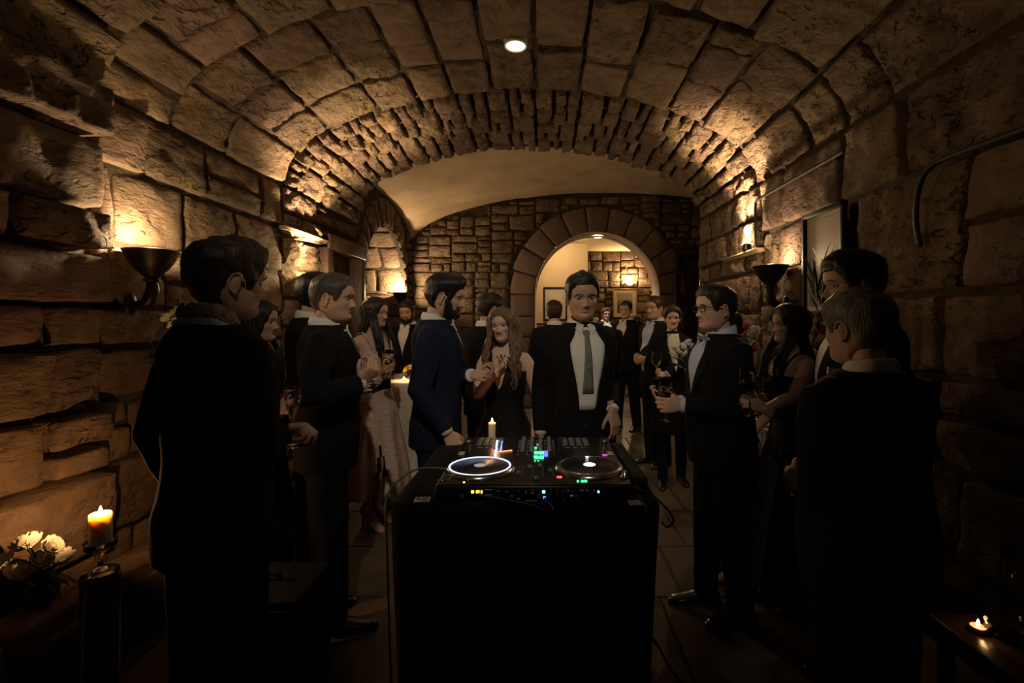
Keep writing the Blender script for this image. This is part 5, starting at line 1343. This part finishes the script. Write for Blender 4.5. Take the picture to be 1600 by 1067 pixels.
def person(label, px, y, H, rz, sex='m', top_py=None, hair=('short', 'hair_brown', {}), head=(0, 0, 0), L=None, R=None, skin='skin', outfit=None, beard=None, glasses=False, lean=0.0, nose=1.0, long=None, bun=None, legs=(0.10, 0.0), group='party guests', heel=0.0, shoe='shoe', name='person', gaze=0.0, hide_low=False, voxel=0.010, lids=.55, head_scale=1.0):
    fem = sex == 'f'; s = H / 1.772
    X = (px - CX) * y / FPX
    root = empty(name, (X, y, 0), rz, s); tag(root, label, 'person', group)
    inv = (Matrix.Translation((X, y, 0)) @ Matrix.Rotation(rz, 4, 'Z') @ Matrix.Scale(s, 4)).inverted()
    tab = FEMALE if fem else MALE
    o = dict(outfit or {}); kind = o.get('kind', 'suit')
    sh = .150 if fem else .180
    NECK = Vector((0, -.002, 1.503))
    # ---- arms
    arms = {}
    for side, spec in (('L', L), ('R', R)):
        sg = 1 if side == 'R' else -1
        S = Vector((sg * sh, -.012, 1.420 if not fem else 1.405)); L1, L2 = (.295, .262) if not fem else (.275, .245)
        sp = dict(spec or {})
        if 'at' in sp: W = inv @ Vector(sp['at'])
        else: W = Vector(sp.get('local', (sg * (.235 if not fem else .20), .03, .88)))
        pole = Vector(sp.get('pole', (sg * .55, -1.0, -.45)))
        E, W = ik(S, W, L1, L2, pole)
        d = (W - E).normalized()
        hd = Vector(sp['dir']) if 'dir' in sp else d
        if 'wdir' in sp: hd = (inv.to_3x3() @ Vector(sp['wdir']))
        pn = Vector(sp.get('palm', (-sg, .15, 0)))
        if 'wpalm' in sp: pn = inv.to_3x3() @ Vector(sp['wpalm'])
        arms[side] = (S, E, W, hd, pn, sp.get('pose', 'relaxed'))
    lx = .088
    feet = {}
    for sg in (-1, 1):
        fwd = legs[1] * sg; feet[sg] = Vector((sg * legs[0], fwd - .02, .085 + heel))
    # ---- body: hidden bulk, then fine hands and head, one mesh
    bd = MB()
    bd.add(*loft([torso_ring(tab, z, -.004 if fem else -.016) for z in (.76,.82,.88,.94,1.0,1.06,1.12,1.18,1.24,1.30,1.36,1.40,1.43,1.455,1.475,1.49,1.51,1.54,1.58)]))
    for side in 'LR':
        S, E, W, hd, pn, pose = arms[side]
        ru, re_ = (.052, .042) if not fem else (.043, .036)
        bd.add(*tube([S + Vector((-.02 if side == 'R' else .02, 0, .005)), S.lerp(E, .2), S.lerp(E, .55), E, E.lerp(W, .35), E.lerp(W, .5)], [ru*1.02, ru*1.08, ru*.98, re_, re_*1.02, re_*.9], 14))
    for sg in (-1, 1):
        hp = Vector((sg * lx, -.005, .86)); kn = hp.lerp(feet[sg], .53) + Vector((0, .015, 0))
        bd.add(*tube([hp, hp.lerp(kn, .5), kn, kn.lerp(feet[sg], .35) + Vector((0, -.012, 0)), feet[sg] - Vector((0, 0, .03))], [.085, .073, .054, .053, .036] if not fem else [.082, .068, .048, .046, .030], 14))
    if heel or kind == 'dress':
        for sg in (-1, 1): bd.add(*tube([feet[sg] + Vector((0, -.01, -.02)), feet[sg] + Vector((0, .06, -.035 - heel*.5)), feet[sg] + Vector((0, .135, -.06 - heel))], [.030, .030, .024], 10, True, .8))
    body_me = remesh(bd, voxel if fem else .011, 5)
    full = MB().add_mesh(body_me, 0); bpy.data.meshes.remove(body_me)
    for side in 'LR':
        S, E, W, hd, pn, pose = arms[side]
        hm = MB(); ru, re_ = (.052, .042) if not fem else (.043, .036); rw = .027 if not fem else .0235
        hm.add(*tube([E.lerp(W, .12), E.lerp(W, .35), E.lerp(W, .5), E.lerp(W, .8), W], [re_*.96, re_*1.0, re_*.9, rw*1.12, rw], 14, True))
        hand_mb(hm, W, hd, pn, side == 'R', pose, fem)
        me = remesh(hm, .0042, 2); full.add_mesh(me, 0); bpy.data.meshes.remove(me)
    yaw, pitch, roll = head
    HM = Matrix.Translation(NECK + Vector((0, .014, .012 + lean * 0))) @ Matrix.Rotation(yaw, 4, 'Z') @ Matrix.Rotation(-pitch, 4, 'X') @ Matrix.Rotation(roll, 4, 'Y')
    HM = HM @ Matrix.Translation((0, .012, .003)) @ Matrix.Scale((1.04 if not fem else .99) * head_scale, 4)
    hb = build_head(fem, nose, gaze, lids); st = len(full.v); full.add(hb.v, hb.f)
    full.m[-len(hb.f):] = hb.m; full.xf(HM, st)
    hmat = M[hair[1]]
    skm = M[skin]
    full.build('body', [skm, M['lip'] if fem else M['lipm'], M['sclera'], M['iris'], hmat], root)
    # ---- hair
    hs = hair_shell(hair[0], fem=fem, seed=px * .37, **hair[2])
    if long: ll = long_locks(seed=int(px), **long); hs.add(ll.v, ll.f)
    if bun: hs.add(*ellipsoid(bun[0], (bun[1], bun[1], bun[1]*.9), 16, 10))
    hs.xf(HM); hs.build('hair', hmat, root)
    if beard: beard_shell(beard[0]).xf(HM).build('beard', M[beard[1]] if len(beard) > 1 else hmat, root)
    if glasses:
        g = MB()
        for sx in (-1, 1):
            P = [Vector((sx*.033 + .023*math.copysign(abs(math.cos(a))**.7, math.cos(a)), .092, .111 + .0155*math.copysign(abs(math.sin(a))**.7, math.sin(a)))) for a in (2*PI*k/24 for k in range(25))]
            g.add(*tube(P, .0022, 6, False)); g.add(*tube([Vector((sx*.056, .091, .116)), Vector((sx*.074, .06, .116)), Vector((sx*.077, .0, .112)), Vector((sx*.074, -.022, .10))], .0021, 6))
        g.add(*tube([Vector((-.011, .093, .114)), Vector((0, .096, .117)), Vector((.011, .093, .114))], .002, 6))
        g.xf(HM).build('spectacles', M['black'], root)
    if o.get('earring'):
        e = MB()
        for sx in (-1, 1): e.add(*ellipsoid((sx*.077, -.002, .068), (.004, .004, .006), 8, 6)); e.add(*ellipsoid((sx*.078, -.002, .050), (.005, .003, .010), 8, 6))
        e.xf(HM).build('earrings', M['silver_jewel'], root)
    # ---- clothes
    if kind in ('suit', 'coat'):
        jm = M[o.get('mat', 'suit')]; hem = o.get('hem', .80); jb = MB(); belly = o.get('belly', 0.0)
        zs = [hem, hem + .04] + [z for z in (.86,.92,.98,1.04,1.10,1.16,1.22,1.28,1.34,1.39,1.425,1.45,1.47,1.488,1.502) if z > hem + .06]
        offj = .020
        rings = []
        for z in zs:
            r_ = torso_ring(tab, max(z, .82), offj + (.010 * sm((1.0 - z) / .2)) + belly * math.exp(-((z - 1.02)/.16)**2), 32)
            for p in r_: p.z = z
            rings.append(r_)
        jb.add(*loft(rings))
        for side in 'LR':
            S, E, W, hd, pn, pose = arms[side]; sg = 1 if side == 'R' else -1
            ru, re_, rw = (.071, .059, .046) if not fem else (.060, .050, .041)
            fd = (W - E).normalized()
            jb.add(*tube([S + Vector((-sg*.05, 0, .015)), S + Vector((0, 0, .0)), S.lerp(E, .25), S.lerp(E, .6), E, E.lerp(W, .35), E.lerp(W, .75), W - fd * .012], [ru*.80, ru*.98, ru*1.02, ru*.94, re_*1.06, re_*1.02, rw*1.06, rw], 16, False))
        jme = remesh(jb, .009, 5, .5, .0045, 8.0, px)
        link('jacket', jme, jm, root)
        jbv = BVHTree.FromPolygons([v.co for v in jme.vertices], [tuple(p.vertices) for p in jme.polygons])
        def proj(x, z, off, y0=.6):
            h = jbv.ray_cast(Vector((x, y0, z)), Vector((0, -1, 0)))
            yy = h[0].y if h[0] is not None else lerp_tab(tab, z)[1] + .02
            return Vector((x, yy + off, z))
        def patch(name, rows, off, mat, n=7, thick=.003):
            """rows = (z, x0, x1), laid on the jacket front"""
            top = []; 
            for z, x0, x1 in rows: top.append([proj(x0 + (x1 - x0)*k/(n-1), z, off) for k in range(n)])
            for a in range(len(top)):     # keep clear of dips
                pass
            mb = MB().add(*loft(top, False, False, False)); lo_ = [[p - Vector((0, thick + off + .004, 0)) for p in r] for r in top]
            mb2 = MB().add(*loft(lo_, False, False, False)); mb.add(mb2.v, mb2.f)
            m_ = len(top); idx = lambda i, j, b=0: b*m_*n + i*n + j
            for i in range(m_ - 1):
                mb.f += [(idx(i, 0), idx(i+1, 0), idx(i+1, 0, 1), idx(i, 0, 1)), (idx(i, n-1), idx(i, n-1, 1), idx(i+1, n-1, 1), idx(i+1, n-1))]; mb.m += [0, 0]
            for j in range(n - 1):
                mb.f += [(idx(0, j), idx(0, j, 1), idx(0, j+1, 1), idx(0, j+1)), (idx(m_-1, j), idx(m_-1, j+1), idx(m_-1, j+1, 1), idx(m_-1, j, 1))]; mb.m += [0, 0]
            return mb.build(name, mat, root)
        shm = M[o.get('shirt', 'shirt')]
        vb_, vw = o.get('v', (1.14, .085))       # bottom and half-width of the shirt V
        ops = o.get('open', 0.0)
        VW = lambda t: (.052 + (vw - .052) * sm(t / .22)) * (1 - sm((t - .12) / .88)) + ops * sm((t - .12) / .88)
        R1 = []
        for k in range(14):
            t = k / 13; z = 1.478 - (1.478 - vb_) * t; wv = VW(t) + .004
            R1.append((z, -wv, wv))
        patch('shirt', R1, .004, shm, 9)
        for sg in (-1, 1):                                # lapels
            R2 = []
            for k in range(12):
                t = k / 11; z = 1.470 - (1.470 - vb_) * t; wv = VW(t) + .002
                lw = (.012 + .050 * sm(t / .35)) * (1 - sm((t - .45) / .55) * .85)
                if t < .32: lw *= .8
                R2.append((z, sg * wv, sg * (wv + lw)))
            patch('lapel', R2, .009, jm, 5, .004)
        if o.get('tie'):
            tz0, tz1 = 1.462, o.get('tie_to', vb_ + .02)
            patch('tie', [(tz0, -.017, .017), (tz0 - .018, -.020, .020), (tz0 - .034, -.013, .013), (tz0 - .05, -.015, .015)] + [(tz0 - .05 - (tz0 - .05 - tz1) * k / 7, -.015 - .016 * k / 7, .015 + .016 * k / 7) for k in range(1, 8)], .009, M[o['tie']], 5, .005)
        if o.get('bow'):
            b = MB(); c = proj(0, 1.470, .012)
            for sx in (-1, 1): b.add(*loft([[c + Vector((sx*x, .006*math.cos(a), h*math.sin(a))) for a in (2*PI*k/10 for k in range(10))] for x, h in ((.004, .008), (.02, .016), (.045, .024), (.052, .022))]))
            b.add(*ellipsoid(c + Vector((0, .004, 0)), (.010, .009, .011), 10, 8)); b.build('bow_tie', M[o['bow']], root)
        for k, z in enumerate(o.get('buttons', (vb_ - .02, vb_ - .12))):
            if z > hem + .02: MB().add(*ellipsoid(proj(.012, z, .003), (.009, .004, .009), 10, 6)).build('button', M['black'], root)
        # shirt collar band round the neck
        if o.get('collar', True):
            rings = []
            for z, off, dr in ((1.488, .008, 0), (1.512, .010, 0), (1.534, .008, 0), (1.536, .004, 0), (1.515, .003, 0)):
                r_ = torso_ring(tab, max(1.505, z), off, 28, 2.1)
                for p in r_: p.z = z - .026 * sm((p.y + .01) / .06) + .008 * sm((-.02 - p.y) / .05)
                rings.append(r_)
            MB().add(*loft(rings, False, False)).build('shirt_collar', shm, root)
            for sg in (-1, 1):
                if o.get('points', True):
                    V = [proj(sg*.008, 1.492, .014), proj(sg*.050, 1.505, .010), proj(sg*.056, 1.470, .014), proj(sg*.038, 1.440, .012)]
                    V[0].y = max(V[0].y, .058); V[1].y = max(V[1].y, .035)
                    MB().add(V + [p - Vector((0, .006, .002)) for p in V], [(0,1,2,3), (7,6,5,4), (0,4,5,1), (1,5,6,2), (2,6,7,3), (3,7,4,0)]).build('collar_point', shm, root, False)
        for side in 'LR':
            S, E, W, hd, pn, pose = arms[side]; fd = (W - E).normalized()
            if o.get('cuffs', True): MB().add(*tube([W - fd * .05, W - fd*.02, W + fd * .006], [.036, .0365, .036] if not fem else [.030, .0305, .031], 16, False)).build('shirt_cuff', shm, root)
    if kind == 'suit' or o.get('trousers'):
        tb = MB(); tm_ = M[o.get('trouser_mat', o.get('mat', 'suit'))]
        tb.add(*loft([torso_ring(tab, z, .008, 24) for z in (.76, .80, .86, .92, .98, 1.04)]))
        for sg in (-1, 1):
            hp = Vector((sg * lx, -.005, .86)); kn = hp.lerp(feet[sg], .53) + Vector((0, .012, 0)); an = feet[sg] - Vector((0, .0, .045))
            tb.add(*tube([hp, hp.lerp(kn, .5), kn, kn.lerp(an, .5), an], [.100, .090, .076, .070, .066] if not fem else [.092, .078, .062, .056, .050], 16, False))
        link('trousers', remesh(tb, .011, 4, .5, .005, 7.0, px + 3), tm_, root)
    if kind == 'coat':
        pass
    if kind == 'dress':
        dm = M[o.get('mat', 'dress_black')]; hem = o.get('hem', .30); flare = o.get('flare', .12); n = 72; NR_ = 40; rings = []
        def ztop(a):
            f = math.sin(a); sd = abs(math.cos(a))
            if o.get('neck') == 'v':
                zt = 1.335 - .02 * max(0, -f)
                if f > 0: zt = 1.215 + .235 * sm(sd / .42) - .12 * sm((sd - .48) / .22)
                else: zt = 1.36 + .07 * math.exp(-((sd - .42)/.14)**2) - .02
                return zt
            return 1.335 + .012 * max(0, f) * (1 - math.exp(-(sd/.25)**2)) - .03 * max(0, -f)
        for i in range(NR_ + 1):
            t = i / NR_; r_ = []
            for k in range(n):
                a = 2*PI*k/n; zt = ztop(a); z = hem + (zt - hem) * t
                hw_, hd_, yo = lerp_tab(tab, max(z, .90)); off = .010 if z > .96 else .010 + .02 * sm((.96 - z) / .1)
                fl2 = flare * sm((.93 - z) / (.93 - min(hem, .3))) if z < .93 else 0
                pl = (.018 * math.sin(11*a + 2*math.sin(2*a + px)) + .010*math.sin(19*a + 1)) * sm((.98 - z) / .4)
                c, s_ = math.cos(a), math.sin(a); e = 2 / (2.4 - .4 * sm((.9 - z)/.3))
                R_ = 1
                r_.append(Vector((math.copysign(abs(c)**e, c)*(hw_ + off + fl2 + pl), yo + math.copysign(abs(s_)**e, s_)*(hd_ + off + fl2*.95 + pl), z)))
            rings.append(r_)
        if o.get('slit'):
            V, F = loft(rings, False, False); sa = o['slit']; F2 = []
            for i in range(NR_):
                for j in range(n):
                    zc_ = rings[i][j].z; aa = (2*PI*j/n)
                    if zc_ < .62 and abs(aa - sa) < .30 * (1 - (zc_ - hem)/(.62 - hem)) + .02: continue
                    k = (j + 1) % n; F2.append((i*n + j, i*n + k, (i+1)*n + k, (i+1)*n + j))
            F = F2
        else: V, F = loft(rings, False, False)
        MB().add(V, F).build('dress', dm, root)
        for sg in (-1, 1):
            if o.get('straps', True) and o.get('neck') != 'v':
                P = [Vector((sg*.085, .118, 1.325)), Vector((sg*.098, .092, 1.40)), Vector((sg*.100, .045, 1.456)), Vector((sg*.098, -.02, 1.477)), Vector((sg*.09, -.075, 1.445)), Vector((sg*.08, -.105, 1.33))]
                MB().add(*tube(bez(P, 5), o.get('strap_r', .008), 8, True, .8)).build('strap', dm, root)
    for sg in (-1, 1):
        if hide_low: continue
        f = feet[sg]; sm_ = shoe_mb(heel, .85 if fem else 1.0)
        sm_.xf(Matrix.Translation((f.x, f.y, 0)) @ Matrix.Rotation(-sg * .12, 4, 'Z')).build('shoe', M[shoe], root)
    root['arms'] = 0
    del root['arms']
    return root, inv, arms
M['silver_jewel'] = plain('silver_jewellery', (0.7,0.7,0.68), 0.15, metal=0.9, nscale=50, namt=0.1)

# right = towards +x in the picture is rz=-PI/2, left is +PI/2, camera is PI, away is 0
P_R, P_L, P_C = -PI/2, PI/2, PI
# 1 man with the scarf, front left, seen from behind
r1, _, _ = person('dark-haired man in black suit with knitted scarf, back turned, front left', 340, 1.53, 1.815, -0.55, hair=('short', 'hair_brown', dict(top=.026, side=.014, quiff=.006, mess=.010)), head=(-.10, .05, 0),
    R=dict(at=at(432, 672, 1.72), pose='hold', wdir=(1, .25, .12), wpalm=(-.25, -.2, -.9), pole=(.9, -.7, -.5)), L=dict(local=(-.27, .04, .90)), outfit=dict(shirt='blueshirt', mat='suit', points=False, collar=False), legs=(.11, .02))
sc_ = MB(); rings = []
for z, off in ((1.492, .020), (1.508, .026), (1.528, .024), (1.542, .017), (1.540, .008)):
    r_ = torso_ring(MALE, max(z, 1.515), off, 40, 2.1)
    for p in r_: p.z = z + .02 * sm((-.0 - p.y) / .06) - .06 * sm((p.y) / .06) + .004 * math.sin(9 * math.atan2(p.y, p.x))
    rings.append(r_)
sc_.add(*loft(rings, False, False)); sc_.build('scarf', M['scarf'], r1)
rings = []
for z, off in ((1.478, .036), (1.490, .032), (1.498, .026), (1.494, .020)):
    r_ = torso_ring(MALE, max(z, 1.515), off, 40, 2.1)
    for p in r_: p.z = z + .022 * sm((-.0 - p.y) / .06) - .06 * sm((p.y) / .06)
    rings.append(r_)
MB().add(*loft(rings, False, False)).build('collar_band', M['blueshirt'], r1)
glass('flute', at(457, 652, 1.76) + Vector((0, 0, -.105)), 'champagne glass held up by the man in the scarf', M['whitewine'], (0.05, 0.03, 0), 1.08)
# 2 woman between the first two men
r2, _, _ = person('smiling dark-haired woman in black sequined dress, half hidden at left', 398, 2.55, 1.675, P_R + .12, 'f', hair=('long', 'hair_black', dict(top=.020, side=.014)), head=(-.05, 0, 0), long=dict(length=.34, n=44, front=False),
    R=dict(at=at(428, 640, 2.45), pose='hold'), outfit=dict(kind='dress', mat='sequin', hem=.28, flare=.07), heel=.05, legs=(.07, .04))
co = MB(); rn = random.Random(2)
o = bloom(r2, (0, 0, 0), .05, M['magenta'], 21, 'corsage'); o.location = (.085, .142, 1.20); o.rotation_euler = (-1.5, 0, 0)
o = bloom(r2, (0, 0, 0), .05, M['magenta'], 22, 'corsage'); o.location = (.11, .135, 1.24); o.rotation_euler = (-1.2, 0.5, 0)
# 3, 4 two men in black suits
person('dark-haired man in black suit partly hidden behind the greying man', 487, 2.92, 1.845, P_R + .5, hair=('short', 'hair_black', dict(top=.020, side=.009)), head=(.1, 0, 0), outfit=dict(mat='suit'))
person('greying man in black suit facing right, hand held at his chest', 512, 2.5, 1.80, P_R + .38, hair=('crop', 'hair_saltpepper', dict(top=.018, side=.006)), head=(-.30, .02, 0),
    R=dict(at=at(566, 598, 2.36), pose='hold', wdir=(.6, -.1, .7), wpalm=(-.6, .5, .3)), L=dict(at=at(560, 605, 2.62), pose='hold'), outfit=dict(mat='suit', tie='blacktie', belly=.02), legs=(.11, .05))
# 5 woman in blush dress
r5, _, _ = person('woman in pale blush lace dress with long black hair', 583, 3.72, 1.745, P_R - .55, 'f', hair=('long', 'hair_black', dict(top=.020, side=.014)), head=(.25, .02, 0), long=dict(length=.46, n=64, wave=.006),
    R=dict(at=at(572, 594, 3.55), pose='hold', wpalm=(.3, .6, 0)), L=dict(at=at(606, 580, 3.52), pose='hold', wpalm=(-.3, .5, 0)), outfit=dict(kind='dress', mat='blush', hem=.26, flare=.10, slit=PI/2 - .35), heel=.07, shoe='nude_shoe', legs=(.06, .03))
b5 = MB(); rings = []
for z in (1.045, 1.06, 1.10, 1.115): rings.append(torso_ring(FEMALE, z, .016, 32))
b5.add(*loft(rings, False, False)); b5.build('sash', M['dress_black'], r5)
glass('wine', at(603, 586, 3.46) + Vector((0, 0, -.02)), 'wine glass held by the woman in blush dress', M['whitewine'], (0.1, 0.15, 0))
# 6 man behind the cocktail table
person('bearded man in dark suit facing the camera behind the white table', 638, 5.35, 1.775, P_C - .15, hair=('short', 'hair_black', dict(top=.020, side=.008)), head=(.1, .12, 0), beard=(.006,), outfit=dict(mat='suit', v=(1.16, .06)), skin='skin_tan')
# 7 bearded man in navy
person('bearded man in navy suit in profile, reaching out his hand', 683, 2.86, 1.832, P_R + .10, hair=('short', 'hair_black', dict(top=.026, side=.010, quiff=.016, mess=.005)), head=(-.02, .16, 0), beard=(.010,),
    R=dict(at=at(698, 676, 2.60), pose='fist', wdir=(.55, -.15, -.8), wpalm=(-.3, .9, -.2), pole=(.3, -1, -.2)), L=dict(at=at(737, 586, 2.78), pose='wrap', wdir=(1, -.15, -.05), wpalm=(.1, -.6, .75), pole=(-.3, -.7, -1)), outfit=dict(mat='navy', tie='blacktie', hem=.80), legs=(.10, .02))
# 8 woman with light brown waves
r8, _, _ = person('smiling woman with long wavy light brown hair and black V-neck dress', 789, 3.05, 1.650, P_C - .22, 'f', hair=('long', 'hair_light', dict(top=.018, side=.014)), skin='skin_fair', head=(-.02, .04, .07), long=dict(length=.42, n=120, wave=.017, off=.022, rl=.016, spread=1.8),
    R=dict(at=at(776, 578, 2.86), pose='wrap', wdir=(.18, .1, 1), wpalm=(.7, -.7, 0), pole=(.9, -.5, -.9)), L=dict(local=(-.22, .07, .92), pose='relaxed'), outfit=dict(kind='dress', neck='v', hem=.40, flare=.16, earring=True), heel=.06, legs=(.07, .02))
# 9 man behind her
person('man in black suit with his back turned, behind the wavy-haired woman', 761, 3.85, 1.775, P_R + .9, hair=('crop', 'hair_black', dict(top=.018, side=.008)), head=(-.35, .1, 0), outfit=dict(mat='suit'), skin='skin_tan')
# 10 man facing the camera
person('man in black suit with grey-green tie standing behind the controller', 909, 2.83, 1.81, P_C + .16, hair=('crop', 'hair_black', dict(top=.018, side=.007, quiff=.004)), head=(-.06, .09, .03), head_scale=1.10, skin='skin_tan', beard=(.0018, 'hair_stubble') if False else None,
    L=dict(at=at(957, 640, 2.74), pose='relaxed', wdir=(.18, -.25, -1), wpalm=(-.6, .75, 0), pole=(-.15, -1, 0)), R=dict(local=(.235, .0, .88), pole=(.15, -1, 0)), outfit=dict(mat='suit', tie='tie', tie_to=1.12, v=(1.03, .098), open=.045, buttons=(.94,)), lids=.75)
# 11 head in the archway
person('dark-haired man seen from behind beyond the tie wearer, at archway', 866, 5.2, 1.77, .1, hair=('short', 'hair_brown', dict(top=.020, side=.010)), outfit=dict(mat='suit2'))
# 12 man in the archway
person('man in dark suit holding a wine glass, full-length before the archway', 979, 6.9, 1.835, P_C - .75, hair=('crop', 'hair_brown', dict(top=.018, side=.008)), head=(.3, .05, 0), 
    L=dict(at=at(998, 560, 6.75), pose='hold', wdir=(-.6, -.5, .3), wpalm=(.3, -.3, .2)), R=dict(at=at(966, 552, 6.62), pose='relaxed', wdir=(-.6, -.3, .3)), outfit=dict(mat='suit', v=(1.12, .085), buttons=(1.02,)), legs=(.12, .06))
glass('wine', at(1001, 556, 6.66) + Vector((0, 0, 0)), 'wine glass held by the man standing before the archway', M['whitewine'], scale=1.15)
# 13 far guests in the next room
person('man in dark jacket and white shirt in the far room', 946, 9.5, 1.80, P_C + .2, hair=('short', 'hair_brown', dict(top=.020, side=.010)), outfit=dict(mat='suit2', v=(1.0, .11)), group='guests in the far room')
person('woman with pale top, far room guest left of white-shirted man', 931, 10.1, 1.62, P_C - .5, 'f', hair=('updo', 'hair_light', dict(top=.016, side=.010)), outfit=dict(kind='dress', mat='blush', hem=.4), group='guests in the far room')
person('dark-haired guest half hidden behind the archway man', 994, 9.8, 1.66, P_L + .3, hair=('short', 'hair_black', dict(top=.02, side=.01)), outfit=dict(mat='suit2'), group='guests in the far room')
# 14, 15
person('tall man in dark suit behind the woman with ivory blouse', 1026, 5.25, 1.82, P_L + .55, hair=('crop', 'hair_brown', dict(top=.018, side=.008)), head=(.15, .03, 0), skin='skin_tan',
    L=dict(at=at(1008, 562, 4.98), pose='fist'), R=dict(at=at(1008, 582, 4.92), pose='fist'), outfit=dict(mat='suit2', shirt='blueshirt'))
r15, _, _ = person('woman in black blazer and ivory blouse holding a wine glass', 1050, 4.62, 1.705, P_C - .10, 'f', hair=('updo', 'hair_brown', dict(top=.024, side=.018)), head=(-.05, .02, 0), bun=((0, -.10, .07), .035),
    L=dict(at=at(1040, 585, 4.36), pose='hold', wdir=(-1, -.1, .1), wpalm=(0, -.5, .5), pole=(-.8, -.6, -.8)), R=dict(local=(.20, .10, .95)), outfit=dict(kind='coat', mat='suit', shirt='blouse', hem=.50, v=(1.08, .062), trousers=True, points=False, collar=False), legs=(.10, .06), skin='skin_fair')
glass('wine', at(1026, 592, 4.30), 'wine glass held by the woman in ivory blouse', M['whitewine'], scale=1.2)
# 16 bouquet bearer behind the bow-tie man
person('woman in dusty rose dress mostly hidden behind bow-tie man, holding bouquet', 1140, 3.02, 1.64, P_L + .25, 'f', hair=('updo', 'hair_black', dict(top=.016, side=.012)), head=(.1, .05, 0), bun=((0, -.105, .085), .034),
    L=dict(at=at(1096, 590, 2.96), pose='fist', wdir=(-.8, -.2, .5)), R=dict(at=at(1090, 582, 3.06), pose='fist', wdir=(-.8, 0, .5)), outfit=dict(kind='dress', mat='pinkdress', hem=.36, flare=.08), heel=.05, shoe='nude_shoe')
bq = at(1078, 580, 3.02); rn = random.Random(9)
lv = []
for k in range(26):
    e = at(rn.uniform(1044, 1112), rn.uniform(528, 572), 3.02 + rn.uniform(-.07, .07)); s_ = bq + (e - bq) * rn.uniform(.35, .6); lv.append((s_, e, rn.uniform(.010, .018)))
arrangement('bouquet', bq - Vector((0, 0, .10)), [(at(px, py, 2.98 + .03*(i % 3)), (.040, .034)[i % 2], M['petal']) for i, (px, py) in enumerate(((1058, 552), (1066, 544), (1084, 546), (1091, 549), (1082, 556), (1076, 538), (1072, 556)))], lv, None, 'white rose and eucalyptus bouquet held beside the bow-tie man', 17, stem_to=bq - Vector((0, 0, .10)))
# 17 bow-tie man
person('man with spectacles and bow tie in black suit, facing left', 1124, 2.58, 1.745, P_L + .12, hair=('crop', 'hair_black', dict(top=.020, side=.010, quiff=.006)), head=(.10, .0, 0), glasses=True, skin='skin',
    L=dict(at=at(1066, 634, 2.46), pose='wrap', wdir=(-1, -.15, .05), wpalm=(-.1, .95, -.1), pole=(-.5, -1, -.6)), R=dict(at=at(1062, 628, 2.62), pose='hold', wdir=(-1, 0, 0)), outfit=dict(mat='suit', bow='bowtie', shirt='blueshirt', v=(1.14, .085), belly=.03), legs=(.10, .05))
glass('wine', at(1040, 652, 2.50) + Vector((0, 0, -.02)), 'dark wine glass held by the man with bow tie', M['redwine'])
# 18 woman right
person('dark-haired woman in black strapped dress facing left, holding wine', 1238, 2.66, 1.655, P_L + .05, 'f', hair=('long', 'hair_black', dict(top=.022, side=.018)), head=(.04, -.04, 0), long=dict(length=.44, n=76, wave=.004, spread=1.3),
    L=dict(at=at(1194, 640, 2.26), pose='wrap', wdir=(-.85, .1, .45), wpalm=(-.35, .8, -.2), pole=(-.35, -.6, -1.0)), R=dict(local=(.16, .14, .98), pose='relaxed'), outfit=dict(kind='dress', mat='dress_black', hem=.13, flare=.13, earring=True), heel=.06, legs=(.07, .05))
glass('wine', at(1173, 652, 2.25) + Vector((0, 0, .01)), 'large wine glass of red wine held by the dark-haired woman', M['redwine'], (0.0, -.08, 0), 1.12)
# 19, 20 men at the front right
person('tall dark-haired man behind the grey-haired man at front right', 1346, 1.96, 1.835, P_L - .35, hair=('short', 'hair_black', dict(top=.026, side=.012, quiff=.006)), head=(.25, .06, 0), outfit=dict(mat='suit'))
person('grey-haired man in black suit seen from behind, front right', 1352, 1.44, 1.655, .30, hair=('crop', 'hair_grey', dict(top=.016, side=.009)), head=(.02, .03, 0),
    L=dict(local=(-.04, .24, 1.08), pose='hold', pole=(-.45, -.8, -.6)), R=dict(local=(.10, .24, 1.04), pose='hold', pole=(.7, -.6, -.5)), outfit=dict(mat='suit', belly=.03))

bpy.data.scenes.remove(TMP)
